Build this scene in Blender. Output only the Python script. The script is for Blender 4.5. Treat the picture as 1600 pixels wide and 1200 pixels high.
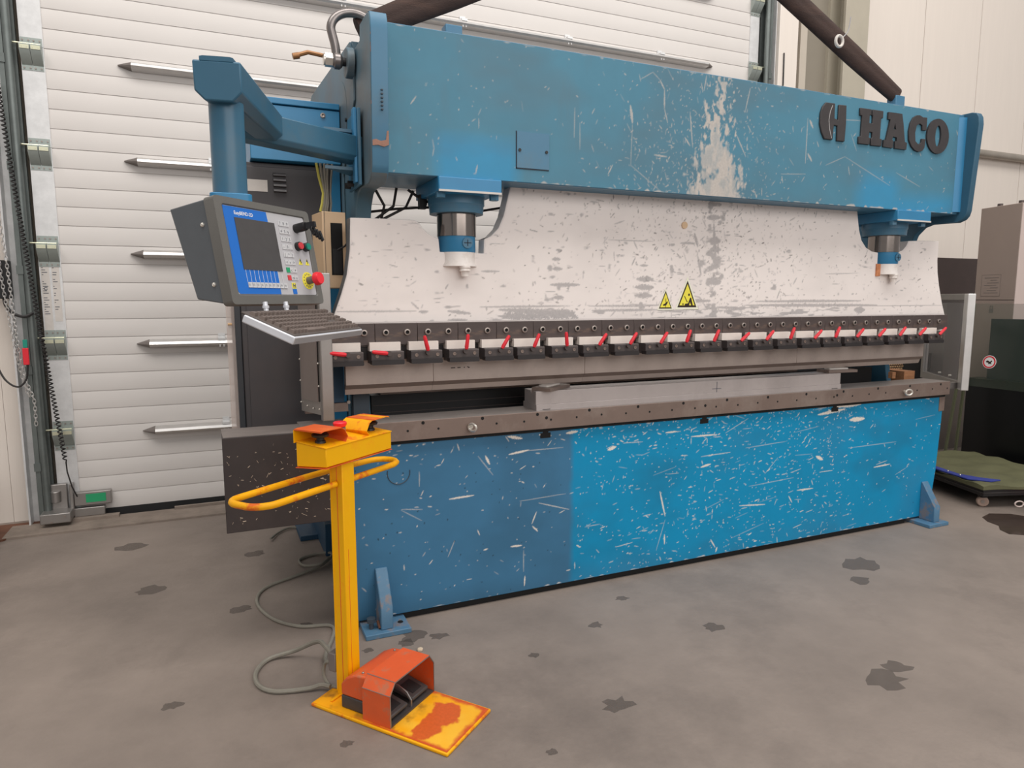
import bpy, bmesh, math, random
import numpy as np
from mathutils import Vector, Matrix

for o in list(bpy.data.objects): bpy.data.objects.remove(o, do_unlink=True)
SC = bpy.context.scene
COL = SC.collection
PI = math.pi

# ------------------------------------------------------------------ camera
yaw, pitch, roll, FPX = 0.411264, -0.12395, -0.001124, 1065.16
cy, sy = math.cos(yaw), math.sin(yaw)
fw = Vector((sy*math.cos(pitch), cy*math.cos(pitch), math.sin(pitch)))
rt = Vector((cy, -sy, 0)); up = rt.cross(fw)
rt, up = math.cos(roll)*rt + math.sin(roll)*up, -math.sin(roll)*rt + math.cos(roll)*up
cam_d = bpy.data.cameras.new('camera'); cam = bpy.data.objects.new('camera', cam_d); COL.objects.link(cam)
cam_d.sensor_fit = 'HORIZONTAL'; cam_d.sensor_width = 36; cam_d.lens = FPX/1600*36
cam_d.clip_start = 0.05; cam_d.clip_end = 100
Mc = Matrix((rt, up, -fw)).transposed().to_4x4(); Mc.translation = (0, 0, 1.4)
cam.matrix_world = Mc
SC.camera = cam

# ------------------------------------------------------------------ world, lights, exposure
w = bpy.data.worlds.new('hall_light'); SC.world = w; w.use_nodes = True
bg = w.node_tree.nodes['Background']
bg.inputs[0].default_value = (1.0, 0.975, 0.96, 1); bg.inputs[1].default_value = 0.40

def area(name, loc, target, sx, sz, power, col=(1, 1, 1)):
    d = bpy.data.lights.new(name, 'AREA'); d.shape = 'RECTANGLE'; d.size = sx; d.size_y = sz
    d.energy = power; d.color = col
    o = bpy.data.objects.new(name, d); COL.objects.link(o); o.location = loc
    o.rotation_euler = (Vector(target)-Vector(loc)).to_track_quat('-Z', 'Y').to_euler()
    return o
area('roof_window_light', (1.6, 0.5, 8.0), (1.8, 3.2, 0.6), 13, 3.0, 590, (1, 0.96, 0.915))
area('hall_opening_light', (3.0, -7.5, 4.8), (1.6, 3.0, 1.0), 11, 4.0, 370, (1, 0.96, 0.925))
SC.view_settings.view_transform = 'Standard'; SC.view_settings.look = 'None'
SC.view_settings.gamma = 1; SC.view_settings.use_curve_mapping = False
SC.view_settings.exposure = 0.10

# ------------------------------------------------------------------ materials
def s2l(c): c /= 255.0; return c/12.92 if c <= 0.04045 else ((c+0.055)/1.055)**2.4
def C(r, g, b, k=0.85): return tuple(min(0.92, s2l(x)/k) for x in (r, g, b))
MATS = {}
def mat(name, rgb, rough=0.55, metal=0.0, var=0.10, scale=6.0, bump=0.0, bscale=80.0, dirt=None, dscale=2.5, damt=0.5, dlo=0.5, dhi=0.7, stretch=None, spec=0.5, alpha=None, trans=0.0):
    m = bpy.data.materials.new(name); m.use_nodes = True; nt = m.node_tree; N = nt.nodes; L = nt.links
    b = N['Principled BSDF']; b.inputs['Roughness'].default_value = rough; b.inputs['Metallic'].default_value = metal
    b.inputs['Specular IOR Level'].default_value = spec
    c = C(*rgb)
    tc = N.new('ShaderNodeTexCoord'); src = tc.outputs['Object']
    if stretch:
        mp = N.new('ShaderNodeMapping'); mp.inputs['Scale'].default_value = stretch; L.new(src, mp.inputs[0]); src = mp.outputs[0]
    n = N.new('ShaderNodeTexNoise'); n.inputs['Scale'].default_value = scale; n.inputs['Detail'].default_value = 5
    n.inputs['Roughness'].default_value = 0.65; L.new(src, n.inputs['Vector'])
    mx = N.new('ShaderNodeMix'); mx.data_type = 'RGBA'
    mx.inputs[6].default_value = (*[x*(1-var) for x in c], 1); mx.inputs[7].default_value = (*[min(.95, x*(1+var)) for x in c], 1)
    mr = N.new('ShaderNodeMapRange'); mr.inputs[1].default_value = 0.3; mr.inputs[2].default_value = 0.7
    L.new(n.outputs['Fac'], mr.inputs[0]); L.new(mr.outputs[0], mx.inputs[0])
    out = mx.outputs[2]
    if dirt:
        n2 = N.new('ShaderNodeTexNoise'); n2.inputs['Scale'].default_value = dscale; n2.inputs['Detail'].default_value = 8
        n2.inputs['Roughness'].default_value = 0.7; L.new(src, n2.inputs['Vector'])
        r2 = N.new('ShaderNodeMapRange'); r2.inputs[1].default_value = dlo; r2.inputs[2].default_value = dhi; r2.inputs[4].default_value = damt
        L.new(n2.outputs['Fac'], r2.inputs[0])
        m2 = N.new('ShaderNodeMix'); m2.data_type = 'RGBA'; L.new(r2.outputs[0], m2.inputs[0]); L.new(out, m2.inputs[6])
        m2.inputs[7].default_value = (*C(*dirt), 1); out = m2.outputs[2]
    L.new(out, b.inputs['Base Color'])
    if bump:
        n3 = N.new('ShaderNodeTexNoise'); n3.inputs['Scale'].default_value = bscale; n3.inputs['Detail'].default_value = 4
        L.new(src, n3.inputs['Vector'])
        bp = N.new('ShaderNodeBump'); bp.inputs['Strength'].default_value = bump; bp.inputs['Distance'].default_value = 0.01
        L.new(n3.outputs['Fac'], bp.inputs['Height']); L.new(bp.outputs[0], b.inputs['Normal'])
    if alpha is not None: b.inputs['Alpha'].default_value = alpha
    if trans: b.inputs['Transmission Weight'].default_value = trans
    MATS[name] = m
    return m

def worn(name, base, fresh, bare, grime, rough=0.42, var=0.06, barerough=0.4, baremetal=0.0):
    """painted plate whose own wear (scratches R, grime G, repainted patch B) is stored per vertex"""
    m = bpy.data.materials.new(name); m.use_nodes = True; nt = m.node_tree; N = nt.nodes; L = nt.links
    b = N['Principled BSDF']; b.inputs['Specular IOR Level'].default_value = 0.3
    at = N.new('ShaderNodeAttribute'); at.attribute_name = 'wear'
    sp = N.new('ShaderNodeSeparateColor'); L.new(at.outputs['Color'], sp.inputs[0])
    tc = N.new('ShaderNodeTexCoord')
    n = N.new('ShaderNodeTexNoise'); n.inputs['Scale'].default_value = 3.0; n.inputs['Detail'].default_value = 7; n.inputs['Roughness'].default_value = 0.7
    L.new(tc.outputs['Object'], n.inputs['Vector'])
    def mix(fac, a, bb, link=True):
        x = N.new('ShaderNodeMix'); x.data_type = 'RGBA'
        L.new(fac, x.inputs[0])
        for i, v in ((6, a), (7, bb)):
            if isinstance(v, tuple): x.inputs[i].default_value = (*v, 1)
            else: L.new(v, x.inputs[i])
        return x.outputs[2]
    mr = N.new('ShaderNodeMapRange'); mr.inputs[1].default_value = 0.3; mr.inputs[2].default_value = 0.7; L.new(n.outputs['Fac'], mr.inputs[0])
    c1 = C(*base); c2 = C(*fresh)
    a0 = mix(mr.outputs[0], tuple(x*(1-var) for x in c1), tuple(x*(1+var) for x in c1))
    a1 = mix(mr.outputs[0], tuple(x*(1-var) for x in c2), tuple(x*(1+var) for x in c2))
    o = mix(sp.outputs[2], a0, a1)
    o = mix(sp.outputs[1], o, C(*grime))
    n4 = N.new('ShaderNodeTexNoise'); n4.inputs['Scale'].default_value = 90; L.new(tc.outputs['Object'], n4.inputs['Vector'])
    bc = C(*bare); bb = mix(n4.outputs['Fac'], tuple(x*0.8 for x in bc), tuple(min(.95, x*1.15) for x in bc))
    o = mix(sp.outputs[0], o, bb)
    L.new(o, b.inputs['Base Color'])
    rr = N.new('ShaderNodeMapRange'); rr.inputs[3].default_value = rough; rr.inputs[4].default_value = barerough
    L.new(sp.outputs[0], rr.inputs[0]); L.new(rr.outputs[0], b.inputs['Roughness'])
    if baremetal:
        ml = N.new('ShaderNodeMath'); ml.operation = 'MULTIPLY'; ml.inputs[1].default_value = baremetal
        L.new(sp.outputs[0], ml.inputs[0]); L.new(ml.outputs[0], b.inputs['Metallic'])
    MATS[name] = m
    return m

# ------------------------------------------------------------------ object helpers
WL = {}
def wloc(o): return WL.get(o.name, Vector((0, 0, 0)))
def tag(o, label=None, cat=None, group=None, kind=None):
    if label: o['label'] = label
    if cat: o['category'] = cat
    if group: o['group'] = group
    if kind: o['kind'] = kind
    return o
def thing(name, loc, label=None, cat=None, group=None, kind=None):
    o = bpy.data.objects.new(name, None); COL.objects.link(o); o.location = loc; o.empty_display_size = 0.1
    WL[o.name] = Vector(loc)
    return tag(o, label, cat, group, kind)
def place(name, me, m, parent=None, loc=(0, 0, 0), rot=(0, 0, 0)):
    o = bpy.data.objects.new(name, me); COL.objects.link(o)
    if m is not None and not me.materials: me.materials.append(MATS[m] if isinstance(m, str) else m)
    loc = Vector(loc); WL[o.name] = loc
    if parent is not None: o.parent = parent; o.location = loc - wloc(parent)
    else: o.location = loc
    o.rotation_euler = rot
    return o

class MB:
    def __init__(s, M=None): s.v = []; s.f = []; s.sm = []; s.M = M
    def add(s, vs, fs, smooth=False):
        k = len(s.v)
        for p in vs:
            p = Vector(p); s.v.append(s.M @ p if s.M is not None else p)
        for f in fs: s.f.append([i+k for i in f]); s.sm.append(smooth)
        return s
    def box(s, lo, hi):
        x0, y0, z0 = lo; x1, y1, z1 = hi
        return s.hexa([(x0,y0,z0),(x1,y0,z0),(x1,y1,z0),(x0,y1,z0),(x0,y0,z1),(x1,y0,z1),(x1,y1,z1),(x0,y1,z1)])
    def hexa(s, p): return s.add(p, [(3,2,1,0),(4,5,6,7),(0,1,5,4),(1,2,6,5),(2,3,7,6),(3,0,4,7)])
    def prism(s, poly, ax, a, b, smooth=False):
        n = len(poly)
        def P(q, t): return {'x': (t, q[0], q[1]), 'y': (q[0], t, q[1]), 'z': (q[0], q[1], t)}[ax]
        vs = [P(q, a) for q in poly] + [P(q, b) for q in poly]
        fs = [list(range(n)), list(range(2*n-1, n-1, -1))]
        s.add(vs, fs)
        k = len(s.v)-2*n
        for i in range(n):
            j = (i+1) % n; s.f.append([k+i, k+n+i, k+n+j, k+j]); s.sm.append(smooth)
        return s
    def sweep(s, rings, closed=False, caps=True, smooth=True):
        n = len(rings[0]); vs = [p for r in rings for p in r]; fs = []
        m = len(rings)
        for i in range(m if closed else m-1):
            for j in range(n):
                a = i*n+j; b = i*n+(j+1) % n; c = ((i+1) % m)*n+(j+1) % n; d = ((i+1) % m)*n+j
                fs.append((a, b, c, d))
        s.add(vs, fs, smooth)
        if caps and not closed:
            k = len(s.v)-len(vs)
            s.f.append([k+j for j in range(n)][::-1]); s.sm.append(False)
            s.f.append([k+(m-1)*n+j for j in range(n)]); s.sm.append(False)
        return s
    def tube(s, path, r, n=8, closed=False):
        P = [Vector(p) for p in path]; m = len(P); rings = []; prev = None
        for i in range(m):
            if closed: t = (P[(i+1) % m]-P[i-1])
            else: t = P[min(i+1, m-1)]-P[max(i-1, 0)]
            t.normalize()
            if prev is None:
                a = Vector((0, 0, 1)) if abs(t.z) < 0.9 else Vector((1, 0, 0)); u_ = t.cross(a).normalized()
            else:
                u_ = (prev - t*prev.dot(t)).normalized()
            prev = u_; v_ = t.cross(u_)
            rr = r[i] if isinstance(r, (list, tuple)) else r
            rings.append([P[i]+rr*(math.cos(2*PI*k/n)*u_+math.sin(2*PI*k/n)*v_) for k in range(n)])
        return s.sweep(rings, closed)
    def cyl(s, p0, p1, r, n=16, r2=None): return s.tube([p0, p1], [r, r if r2 is None else r2], n)
    def lathe(s, prof, o, ax, n=20, smooth=True):
        o = Vector(o); t = Vector(ax).normalized(); a = Vector((0, 0, 1)) if abs(t.z) < 0.9 else Vector((1, 0, 0))
        u_ = t.cross(a).normalized(); v_ = t.cross(u_)
        rings = [[o+t*h+max(r, 1e-4)*(math.cos(2*PI*k/n)*u_+math.sin(2*PI*k/n)*v_) for k in range(n)] for r, h in prof]
        return s.sweep(rings, smooth=smooth)
    def ball(s, o, r, n=12):
        return s.lathe([(r*math.sin(PI*i/8), -r*math.cos(PI*i/8)) for i in range(9)], o, (0, 0, 1), n)
    def sheet(s, prof, t, ax, a, b):
        """bent sheet: open 2-D profile given a thickness t and pushed along ax from a to b"""
        P = [Vector((q[0], q[1])) for q in prof]; lft = []
        for i in range(len(P)):
            d = P[min(i+1, len(P)-1)]-P[max(i-1, 0)]; d.normalize(); lft.append(P[i]+t*Vector((-d.y, d.x)))
        return s.prism([tuple(p) for p in P]+[tuple(p) for p in lft[::-1]], ax, a, b)
    def mesh(s, name='m', center=True, fix=True):
        c = Vector((0, 0, 0))
        if center and s.v:
            lo = Vector([min(p[i] for p in s.v) for i in range(3)]); hi = Vector([max(p[i] for p in s.v) for i in range(3)]); c = (lo+hi)/2
        me = bpy.data.meshes.new(name); me.from_pydata([tuple(p-c) for p in s.v], [], s.f)
        me.polygons.foreach_set('use_smooth', s.sm)
        if fix:
            bm = bmesh.new(); bm.from_mesh(me); bmesh.ops.recalc_face_normals(bm, faces=bm.faces); bm.to_mesh(me); bm.free()
        me.update(); me.set_sharp_from_angle(angle=math.radians(38))
        return me, c
    def build(s, name, m, parent=None, bevel=0.0, label=None, cat=None, group=None, kind=None, seg=2):
        me, c = s.mesh(name)
        o = place(name, me, m, parent, c)
        if bevel:
            b = o.modifiers.new('edge', 'BEVEL'); b.width = bevel; b.segments = seg; b.limit_method = 'ANGLE'; b.angle_limit = math.radians(35)
        return tag(o, label, cat, group, kind)
def arc(cx, cz, r, a0, a1, n=8): return [(cx+r*math.cos(math.radians(a0+(a1-a0)*i/n)), cz+r*math.sin(math.radians(a0+(a1-a0)*i/n))) for i in range(n+1)]
def rrect(x0, x1, y0, y1, r, n=4):
    return arc(x1-r, y0+r, r, -90, 0, n)+arc(x1-r, y1-r, r, 0, 90, n)+arc(x0+r, y1-r, r, 90, 180, n)+arc(x0+r, y0+r, r, 180, 270, n)
def basis(o, ex, ey, ez):
    M = Matrix((ex, ey, ez)).transposed().to_4x4(); M.translation = o; return M
def text_mb(mb, txt, size, x, y, z, sx=1.0, bold=0.0):
    cu = bpy.data.curves.new('txt', 'FONT'); cu.body = txt; cu.size = size; cu.resolution_u = 2; cu.offset = bold
    ob = bpy.data.objects.new('txt', cu); COL.objects.link(ob)
    dg = bpy.context.evaluated_depsgraph_get(); me = bpy.data.meshes.new_from_object(ob.evaluated_get(dg))
    mb.add([(x+v.co.x*sx, y+v.co.y, z) for v in me.vertices], [list(p.vertices) for p in me.polygons])
    bpy.data.objects.remove(ob); bpy.data.curves.remove(cu); bpy.data.meshes.remove(me)

# ------------------------------------------------------------------ wear painter (for the big painted plates)
class Wear:
    def __init__(s, x0, x1, z0, z1, res, seed):
        s.x0, s.z0, s.res = x0, z0, res
        s.nx = int(round((x1-x0)/res))+1; s.nz = int(round((z1-z0)/res))+1
        s.x1 = x0+(s.nx-1)*res; s.z1 = z0+(s.nz-1)*res
        s.ch = [np.zeros((s.nz, s.nx), np.float32) for _ in range(3)]; s.rng = np.random.default_rng(seed)
        s.X = x0+np.arange(s.nx)*res; s.Z = z0+np.arange(s.nz)*res
    def noise(s, cx, cz):
        gx = int((s.x1-s.x0)/cx)+3; gz = int((s.z1-s.z0)/cz)+3; g = s.rng.random((gz, gx)).astype(np.float32)
        u = (s.X-s.x0)/cx; v = (s.Z-s.z0)/cz; i = u.astype(int); j = v.astype(int); fu = u-i; fv = v-j
        fu = fu*fu*(3-2*fu); fv = (fv*fv*(3-2*fv))[:, None]
        a = g[np.ix_(j, i)]*(1-fu)+g[np.ix_(j, i+1)]*fu; b = g[np.ix_(j+1, i)]*(1-fu)+g[np.ix_(j+1, i+1)]*fu
        return a*(1-fv)+b*fv
    def fbm(s, cx, cz, o=4):
        t = 0; a = 1; q = 0
        for _ in range(o):
            t = t+a*s.noise(cx, cz); q += a; a *= 0.55; cx /= 2; cz /= 2
            if min(cx, cz) < s.res: break
        return t/q
    def line(s, c, xa, za, xb, zb, wd, val=1.0, rag=0.5):
        pad = wd*1.5+s.res*2
        i0 = max(0, int((min(xa, xb)-pad-s.x0)/s.res)); i1 = min(s.nx, int((max(xa, xb)+pad-s.x0)/s.res)+1)
        j0 = max(0, int((min(za, zb)-pad-s.z0)/s.res)); j1 = min(s.nz, int((max(za, zb)+pad-s.z0)/s.res)+1)
        if i1 <= i0 or j1 <= j0: return
        X = s.X[i0:i1][None, :]; Z = s.Z[j0:j1][:, None]; dx, dz = xb-xa, zb-za; l2 = dx*dx+dz*dz+1e-9
        t = np.clip(((X-xa)*dx+(Z-za)*dz)/l2, 0, 1); d = np.hypot(X-xa-t*dx, Z-za-t*dz)
        hw = wd/2*(1-0.7*np.abs(2*t-1)**2)
        hw = hw*(1+rag*(s.rng.random(d.shape)-0.6))
        a = np.clip((hw-d)/s.res+0.6, 0, 1)*val
        s.ch[c][j0:j1, i0:i1] = np.maximum(s.ch[c][j0:j1, i0:i1], a)
    def soft(s, x0, x1, z0, z1, e):
        f = lambda q, a, b: np.clip((q-a)/e+0.5, 0, 1)*np.clip((b-q)/e+0.5, 0, 1)
        return f(s.Z, z0, z1)[:, None]*f(s.X, x0, x1)[None, :]
    def scatter(s, n, c, dens, lmin, lmax, wmin, wmax, ang, spread, vmin=0.6, rag=0.8):
        k = 0; tries = 0
        while k < n and tries < n*30:
            tries += 1
            x = s.rng.uniform(s.x0, s.x1); z = s.rng.uniform(s.z0, s.z1)
            if s.rng.random() > dens(x, z): continue
            l = lmin*(lmax/lmin)**(s.rng.random()**1.7); a = ang+spread*s.rng.normal()
            s.line(c, x, z, x+l*math.cos(a), z+l*math.sin(a), s.rng.uniform(wmin, wmax), s.rng.uniform(vmin, 1), rag); k += 1
    def build(s, name, y, m, parent, inside=None):
        X, Z = np.meshgrid(s.X, s.Z); n = s.nx*s.nz
        co = np.zeros((n, 3), np.float32); cx, cz = (s.x0+s.x1)/2, (s.z0+s.z1)/2
        co[:, 0] = X.ravel()-cx; co[:, 2] = Z.ravel()-cz
        i, j = np.meshgrid(np.arange(s.nx-1), np.arange(s.nz-1)); a = (j*s.nx+i).ravel()
        q = np.stack([a, a+1, a+1+s.nx, a+s.nx], 1)
        if inside is not None:
            ok = inside(X, Z).ravel(); q = q[ok[q].all(1)]
        me = bpy.data.meshes.new(name); me.vertices.add(n); me.vertices.foreach_set('co', co.ravel())
        me.loops.add(len(q)*4); me.loops.foreach_set('vertex_index', q.ravel().astype(np.int32))
        me.polygons.add(len(q)); me.polygons.foreach_set('loop_start', np.arange(len(q), dtype=np.int32)*4)
        me.update(calc_edges=True)
        at = me.attributes.new('wear', 'FLOAT_COLOR', 'POINT'); rgba = np.ones((n, 4), np.float32)
        for c in range(3): rgba[:, c] = np.clip(s.ch[c], 0, 1).ravel()
        at.data.foreach_set('color', rgba.ravel())
        return place(name, me, m, parent, (cx, y, cz))

# ------------------------------------------------------------------ the materials
mat('concrete', (126, 115, 107), 0.62, var=0.18, scale=1.6, bump=0.12, bscale=60, dirt=(98, 89, 83), dscale=0.9, damt=0.75, dlo=0.5, dhi=0.72)
mat('door_white', (195, 190, 186), 0.5, var=0.02, scale=2)
mat('panel_white', (214, 205, 196), 0.5, var=0.02, scale=3, stretch=(6, 6, 0.4))
mat('panel_cream', (176, 167, 154), 0.55, var=0.03)
mat('column_grey', (165, 158, 143), 0.55, var=0.04)
mat('infill_grey', (134, 127, 115), 0.55, var=0.03)
mat('galvanised', (206, 206, 206), 0.42, 0.35, var=0.10, scale=14, spec=0.5)
mat('galv_dark', (104, 110, 108), 0.42, 0.6, var=0.12, scale=10)
mat('galv_mid', (150, 158, 154), 0.42, 0.5, var=0.10, scale=10)
mat('zinc_yellow', (196, 196, 172), 0.35, 0.7, var=0.08, scale=20)
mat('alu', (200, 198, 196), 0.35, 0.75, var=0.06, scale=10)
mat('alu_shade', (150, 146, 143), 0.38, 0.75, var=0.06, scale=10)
mat('plastic_grey', (108, 101, 97), 0.6)
mat('rubber', (26, 26, 27), 0.7, var=0.2)
mat('black_steel', (24, 23, 24), 0.5, var=0.2)
mat('dust_concrete', (128, 116, 106), 0.8, var=0.2, scale=8, bump=0.3, bscale=40)
mat('rust', (98, 62, 44), 0.75, var=0.3, scale=7, bump=0.2, dirt=(64, 42, 33), dscale=3)
mat('edge_rust', (138, 100, 84), 0.6, var=0.2, scale=30)
mat('blue', (62, 110, 138), 0.42, var=0.05, scale=4, dirt=(84, 104, 112), dscale=3, damt=0.5)
mat('blue_shaded', (46, 86, 108), 0.5, var=0.06, scale=4)  # darker blue for the right frame, its shade put into the colour
mat('blue_side', (80, 108, 122), 0.5, var=0.10, scale=3, dirt=(92, 92, 90), dscale=2.2, damt=0.75, dlo=0.42, dhi=0.62)
mat('blue_bright', (44, 118, 160), 0.38, var=0.06, scale=4)
mat('blue_arm', (54, 99, 124), 0.36, var=0.05, scale=3, dirt=(86, 100, 106), dscale=4, damt=0.45)
mat('blue_foot', (74, 112, 140), 0.5, var=0.1, scale=12, dirt=(128, 112, 104), dscale=12, damt=0.8, dlo=0.52, dhi=0.62)
mat('dark_blue', (30, 66, 92), 0.5, var=0.08)
mat('dark_blue_grey', (56, 66, 76), 0.5, var=0.08)
mat('navy', (16, 30, 46), 0.5, var=0.1)
mat('ram_white', (226, 218, 214), 0.45, var=0.03)
mat('ram_edge', (92, 96, 100), 0.5, var=0.1)
mat('rail_steel', (122, 106, 98), 0.42, 0.35, var=0.09, scale=5, dirt=(150, 138, 130), dscale=4, damt=0.5)
mat('rail_top', (142, 134, 130), 0.4, 0.4, var=0.1, scale=6)
mat('punch_steel', (166, 153, 146), 0.4, 0.35, var=0.07, scale=4, dirt=(140, 128, 122), dscale=3, damt=0.6)
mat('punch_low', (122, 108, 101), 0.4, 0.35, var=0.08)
mat('die_steel', (176, 168, 166), 0.36, 0.35, var=0.06, scale=4, dirt=(150, 142, 140), dscale=3, damt=0.5)
mat('strip_dark', (74, 64, 62), 0.5, 0.15, var=0.14, scale=16, dirt=(116, 94, 78), dscale=7, damt=0.7, dlo=0.56, dhi=0.68, stretch=(0.5, 1, 2))
mat('clamp_dark', (64, 58, 58), 0.5, 0.15, var=0.18, scale=22, dirt=(92, 80, 74), dscale=14, damt=0.5)
mat('clamp_low', (38, 34, 35), 0.5, 0.1, var=0.15)
mat('shim_white', (216, 206, 198), 0.5, var=0.05, scale=15)
mat('bolt', (150, 140, 134), 0.35, 0.7, var=0.1, scale=30)
mat('hole', (10, 9, 9), 0.8)
mat('lever_red', (206, 36, 50), 0.4, var=0.05)
mat('chrome', (128, 120, 115), 0.16, 1.0, var=0.05, scale=20)
mat('shackle', (128, 122, 120), 0.33, 0.85, var=0.12, scale=15)
mat('nut', (205, 200, 192), 0.3, 0.7)
mat('clevis', (222, 215, 210), 0.45, var=0.06, scale=9, dirt=(168, 150, 136), dscale=10, damt=0.5)
mat('letter', (50, 46, 47), 0.6, var=0.2, scale=14)
mat('letter_line', (150, 148, 148), 0.6)
mat('sling', (56, 40, 35), 0.85, var=0.3, scale=9, stretch=(0.3, 3, 3), dirt=(84, 62, 52), dscale=6, damt=0.4, bump=0.3, bscale=160)
mat('copper', (150, 106, 66), 0.45, 0.3)
mat('box_dark', (54, 47, 46), 0.55, 0.1, var=0.14, scale=6, dirt=(70, 58, 54), dscale=4)
mat('box_top', (116, 108, 104), 0.55, 0.1, var=0.2, scale=9, dirt=(84, 78, 75), dscale=5, damt=0.7, stretch=(0.5, 3, 1))
mat('chip', (196, 178, 158), 0.7)
mat('cabinet_dark', (68, 65, 67), 0.45, var=0.05, dirt=(80, 70, 68), dscale=1.6, damt=0.5)
mat('cabinet_edge', (52, 54, 58), 0.45)
mat('plate_white', (196, 190, 184), 0.5)
mat('beige', (206, 176, 142), 0.5, var=0.03)
mat('clear_sheet', (205, 190, 182), 0.25, alpha=0.42)
mat('poly', (130, 128, 130), 0.12, alpha=0.38)
mat('mesh_grey', (122, 112, 108), 0.5, 0.3, var=0.05)
mat('con_grey', (98, 96, 92), 0.42, var=0.03, scale=40, bump=0.05, bscale=400)
mat('con_side', (84, 88, 92), 0.42, var=0.03, scale=40, bump=0.05, bscale=400)
mat('con_blue', (24, 102, 188), 0.4, var=0.02)
mat('con_light', (176, 175, 178), 0.4, var=0.02)
mat('screen', (70, 68, 68), 0.18, var=0.05, scale=40)
mat('key_grey', (192, 192, 194), 0.45)
mat('ink', (74, 78, 88), 0.5)
mat('white', (235, 235, 235), 0.5)
mat('green', (34, 150, 100), 0.45)
mat('btn_green', (22, 130, 112), 0.35)
mat('btn_red', (206, 60, 66), 0.35)
mat('stop_red', (226, 40, 52), 0.35)
mat('sign_yellow', (255, 214, 70), 0.5)
mat('sign_cream', (250, 234, 205), 0.5)
mat('sign_black', (38, 22, 12), 0.6)
mat('black', (28, 27, 28), 0.4)
mat('kb_silver', (206, 208, 214), 0.35, 0.2)
mat('kb_front', (150, 144, 142), 0.45)
mat('kb_base', (84, 76, 72), 0.7, var=0.15, scale=25)
mat('key_dirty', (104, 92, 86), 0.75, var=0.25, scale=22, dirt=(66, 56, 52), dscale=40, damt=0.6)
mat('yellow', (255, 168, 0), 0.5, spec=0.3, var=0.04, scale=5, dirt=(232, 128, 20), dscale=9, damt=0.55, dlo=0.56, dhi=0.7)
mat('yellow_worn', (255, 162, 4), 0.5, spec=0.3, var=0.06, scale=9, dirt=(206, 84, 30), dscale=11, damt=0.9, dlo=0.52, dhi=0.62)
mat('orange_dark', (206, 88, 34), 0.5, var=0.1, scale=9, dirt=(232, 130, 30), dscale=9, damt=0.6)
mat('pedal_orange', (206, 86, 40), 0.5, var=0.06, scale=8, dirt=(168, 108, 80), dscale=18, damt=0.7, dlo=0.54, dhi=0.64)
mat('pedal_dark', (62, 58, 57), 0.55, var=0.15, scale=20)
mat('cable_grey', (124, 120, 110), 0.6, var=0.1, scale=30)
mat('cable_black', (34, 31, 31), 0.55)
mat('cable_yellow', (178, 170, 80), 0.5)
mat('cab_pink', (146, 131, 123), 0.5, var=0.02)
mat('cab_front', (186, 170, 164), 0.5, var=0.02)
mat('dark_brown', (66, 54, 51), 0.6, var=0.1)
mat('void_black', (6, 7, 9), 0.35)
mat('void_navy', (20, 28, 36), 0.3)
mat('olive', (78, 80, 60), 0.5, var=0.1)
mat('acrylic_green', (78, 86, 74), 0.08, alpha=0.22)
mat('tarp', (88, 88, 62), 0.8, var=0.15, scale=5, bump=0.35, bscale=14)
mat('blue_cloth', (44, 56, 132), 0.8, var=0.2)
mat('trolley_black', (30, 28, 28), 0.55, var=0.2)
mat('wheel', (150, 128, 116), 0.6, var=0.12)
mat('red', (150, 30, 34), 0.45)
mat('wet', (66, 56, 51), 0.15)
mat('pebble', (196, 178, 156), 0.8)
mat('wood', (170, 120, 84), 0.7, var=0.2, scale=12, stretch=(1, 8, 8))
mat('perf', (74, 54, 40), 0.5)
mat('tan', (204, 168, 126), 0.7)
mat('pipe_grey', (150, 142, 132), 0.4, 0.3)
worn('beam_paint', (72, 121, 142), (52, 132, 172), (176, 170, 164), (84, 104, 114), 0.5)
worn('bed_paint', (58, 108, 142), (4, 131, 176), (226, 212, 200), (36, 60, 76), 0.5)
worn('ram_paint', (228, 220, 216), (238, 230, 224), (158, 154, 154), (104, 97, 95), 0.45, var=0.03)
worn('plate_paint', (240, 158, 22), (228, 172, 50), (196, 84, 40), (120, 78, 36), 0.42)

# ------------------------------------------------------------------ floor, wall, door
fb = MB(); fb.box((-9, -9, -0.2), (16, 9, 0)); fb.build('floor', 'concrete', kind='structure')
stain_rng = random.Random(5)
sb = MB()
for (sx_, sy_, sr) in [(0.705, 2.64, .05), (0.80, 2.60, .035), (0.66, 2.60, .03), (0.30, 2.93, .03), (1.22, 1.88, .05), (2.21, 1.62, .07), (2.33, 1.66, .05), (1.45, 2.42, .03), (1.9, 2.2, .04), (2.9, 2.3, .05), (0.15, 3.9, .05), (-0.35, 3.6, .06), (0.05, 3.2, .04), (-0.5, 4.3, .07), (0.9, 1.75, .02), (1.7, 2.6, .03), (3.1, 2.45, .1), (0.5, 2.6, .02), (1.1, 2.3, .02), (-0.2, 2.5, .03), (0.32, 2.05, .02)]:
    n = 14; pts = []
    for k in range(n):
        rr = sr*stain_rng.uniform(0.55, 1.1); pts.append((sx_+rr*1.3*math.cos(2*PI*k/n), sy_+rr*math.sin(2*PI*k/n)))
    sb.prism(pts, 'z', 0.0001, 0.0006)
mat('floor_stain', (92, 84, 79), 0.5, var=0.2, scale=20, alpha=0.24)
sb.build('oil_stain', 'floor_stain', kind='stuff', label='dark oil spots scattered over the grey concrete floor', cat='stain')

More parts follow.
